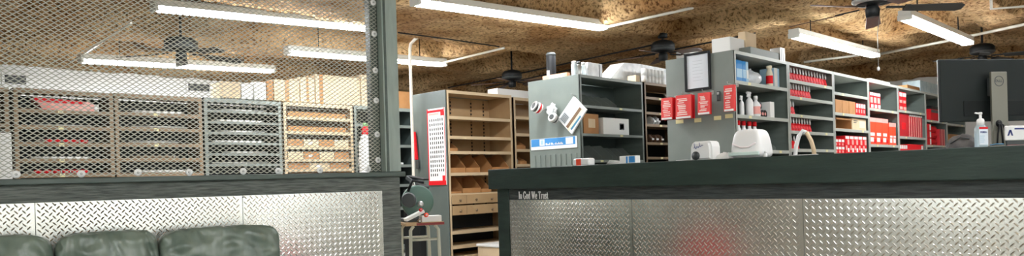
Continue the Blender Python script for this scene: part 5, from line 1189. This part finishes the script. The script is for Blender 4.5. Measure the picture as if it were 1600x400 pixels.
# white printer-like box at the right edge
a = U(1570.5, 222, 4.44); zt = U(1571, 197, 4.44).z
PM = frame(Vector((4.42, a.y, CTZ)), dirm, (0, 0, 1)); 
def pbuild(name, b, m_, parent): bmesh.ops.transform(b.bm, matrix=PM, verts=b.bm.verts); return build(name, b, m_, parent)
t = thing('label_printer', 'white desk device with dark trim on the counter right of the monitor stand', 'printer', PM @ Vector((.12, 0, 0)))
hgt = zt - CTZ
b = MB(); b.box((0, .03, -.0), (.26, hgt, .012), .006); pbuild('body', b, WHITE, t)
b = MB(); b.box((.006, .0, .0), (.25, .03, .01), .002); pbuild('base', b, DGREY, t)
b = MB(); b.box((.004, .0, .0102), (.25, .008, .014)); pbuild('red_foot', b, mat('dull_red', (150, 70, 60), .5), t)
b = MB(); b.box((.05, hgt - .02, .0122), (.26, hgt - .012, .014)); pbuild('slot', b, NAVY, t)
b = MB(); b.prism([(.008, hgt * .52, .0122), (.016, hgt * .52, .0122), (.03, hgt * .8, .0122), (.02, hgt * .8, .0122)], (0, 0, .0015)); b.prism([(.032, hgt * .52, .0122), (.04, hgt * .52, .0122), (.03, hgt * .8, .0122), (.022, hgt * .8, .0122)], (0, 0, .0015)); pbuild('mark', b, NAVY, t)
# grey handset heap and blue cable behind the bottle
pz = U(1503, 226, 4.47); t = thing('grey_pouch', 'grey crumpled pouch on the counter left of the sanitizer bottle', 'pouch', (4.5, pz.y, CTZ))
bm = bmesh.new(); bmesh.ops.create_uvsphere(bm, u_segments=28, v_segments=16, radius=1)
for v in bm.verts: n = 1 + .4 * noise.noise(v.co * 2.6); v.co = Vector((v.co.x * .06, v.co.y * .075 * n, max(v.co.z, 0) * .07 * n)) + Vector((4.5, pz.y, CTZ + .001))
b = MB(); b.merge(bm); build('pouch', b, mat('grey_fabric', (112, 108, 106), .8, col2=(84, 82, 82), nscale=14), t, smooth=True)
b = MB(); b.tube([(4.45, pz.y + .05, CTZ + .03), (4.44, pz.y, CTZ + .06), (4.45, pz.y - .04, CTZ + .05)], .004, 6); build('strap', b, DGREY, t)
p0_, p1_ = U(1546, 224, 4.42), U(1570, 222, 4.42); pipe('cable', [(4.43, p0_.y, CTZ + .012), (4.42, (p0_.y + p1_.y) / 2, CTZ + .016), (4.43, p1_.y + .006, CTZ + .014)], .003, mat('blue_cable', (90, 150, 190), .4), 'short pale blue cable on the counter under the monitor stand', 'cable')

# ------------------------------------------------------------------ light and exposure
w = bpy.data.worlds.new('world'); SC.world = w; w.use_nodes = True
bgn = w.node_tree.nodes['Background']; bgn.inputs[0].default_value = lin((250, 250, 248)); bgn.inputs[1].default_value = 1.9
SC.view_settings.view_transform = 'Standard'; SC.view_settings.look = 'None'; SC.view_settings.gamma = 1; SC.view_settings.use_curve_mapping = False
SC.view_settings.exposure = 1.5
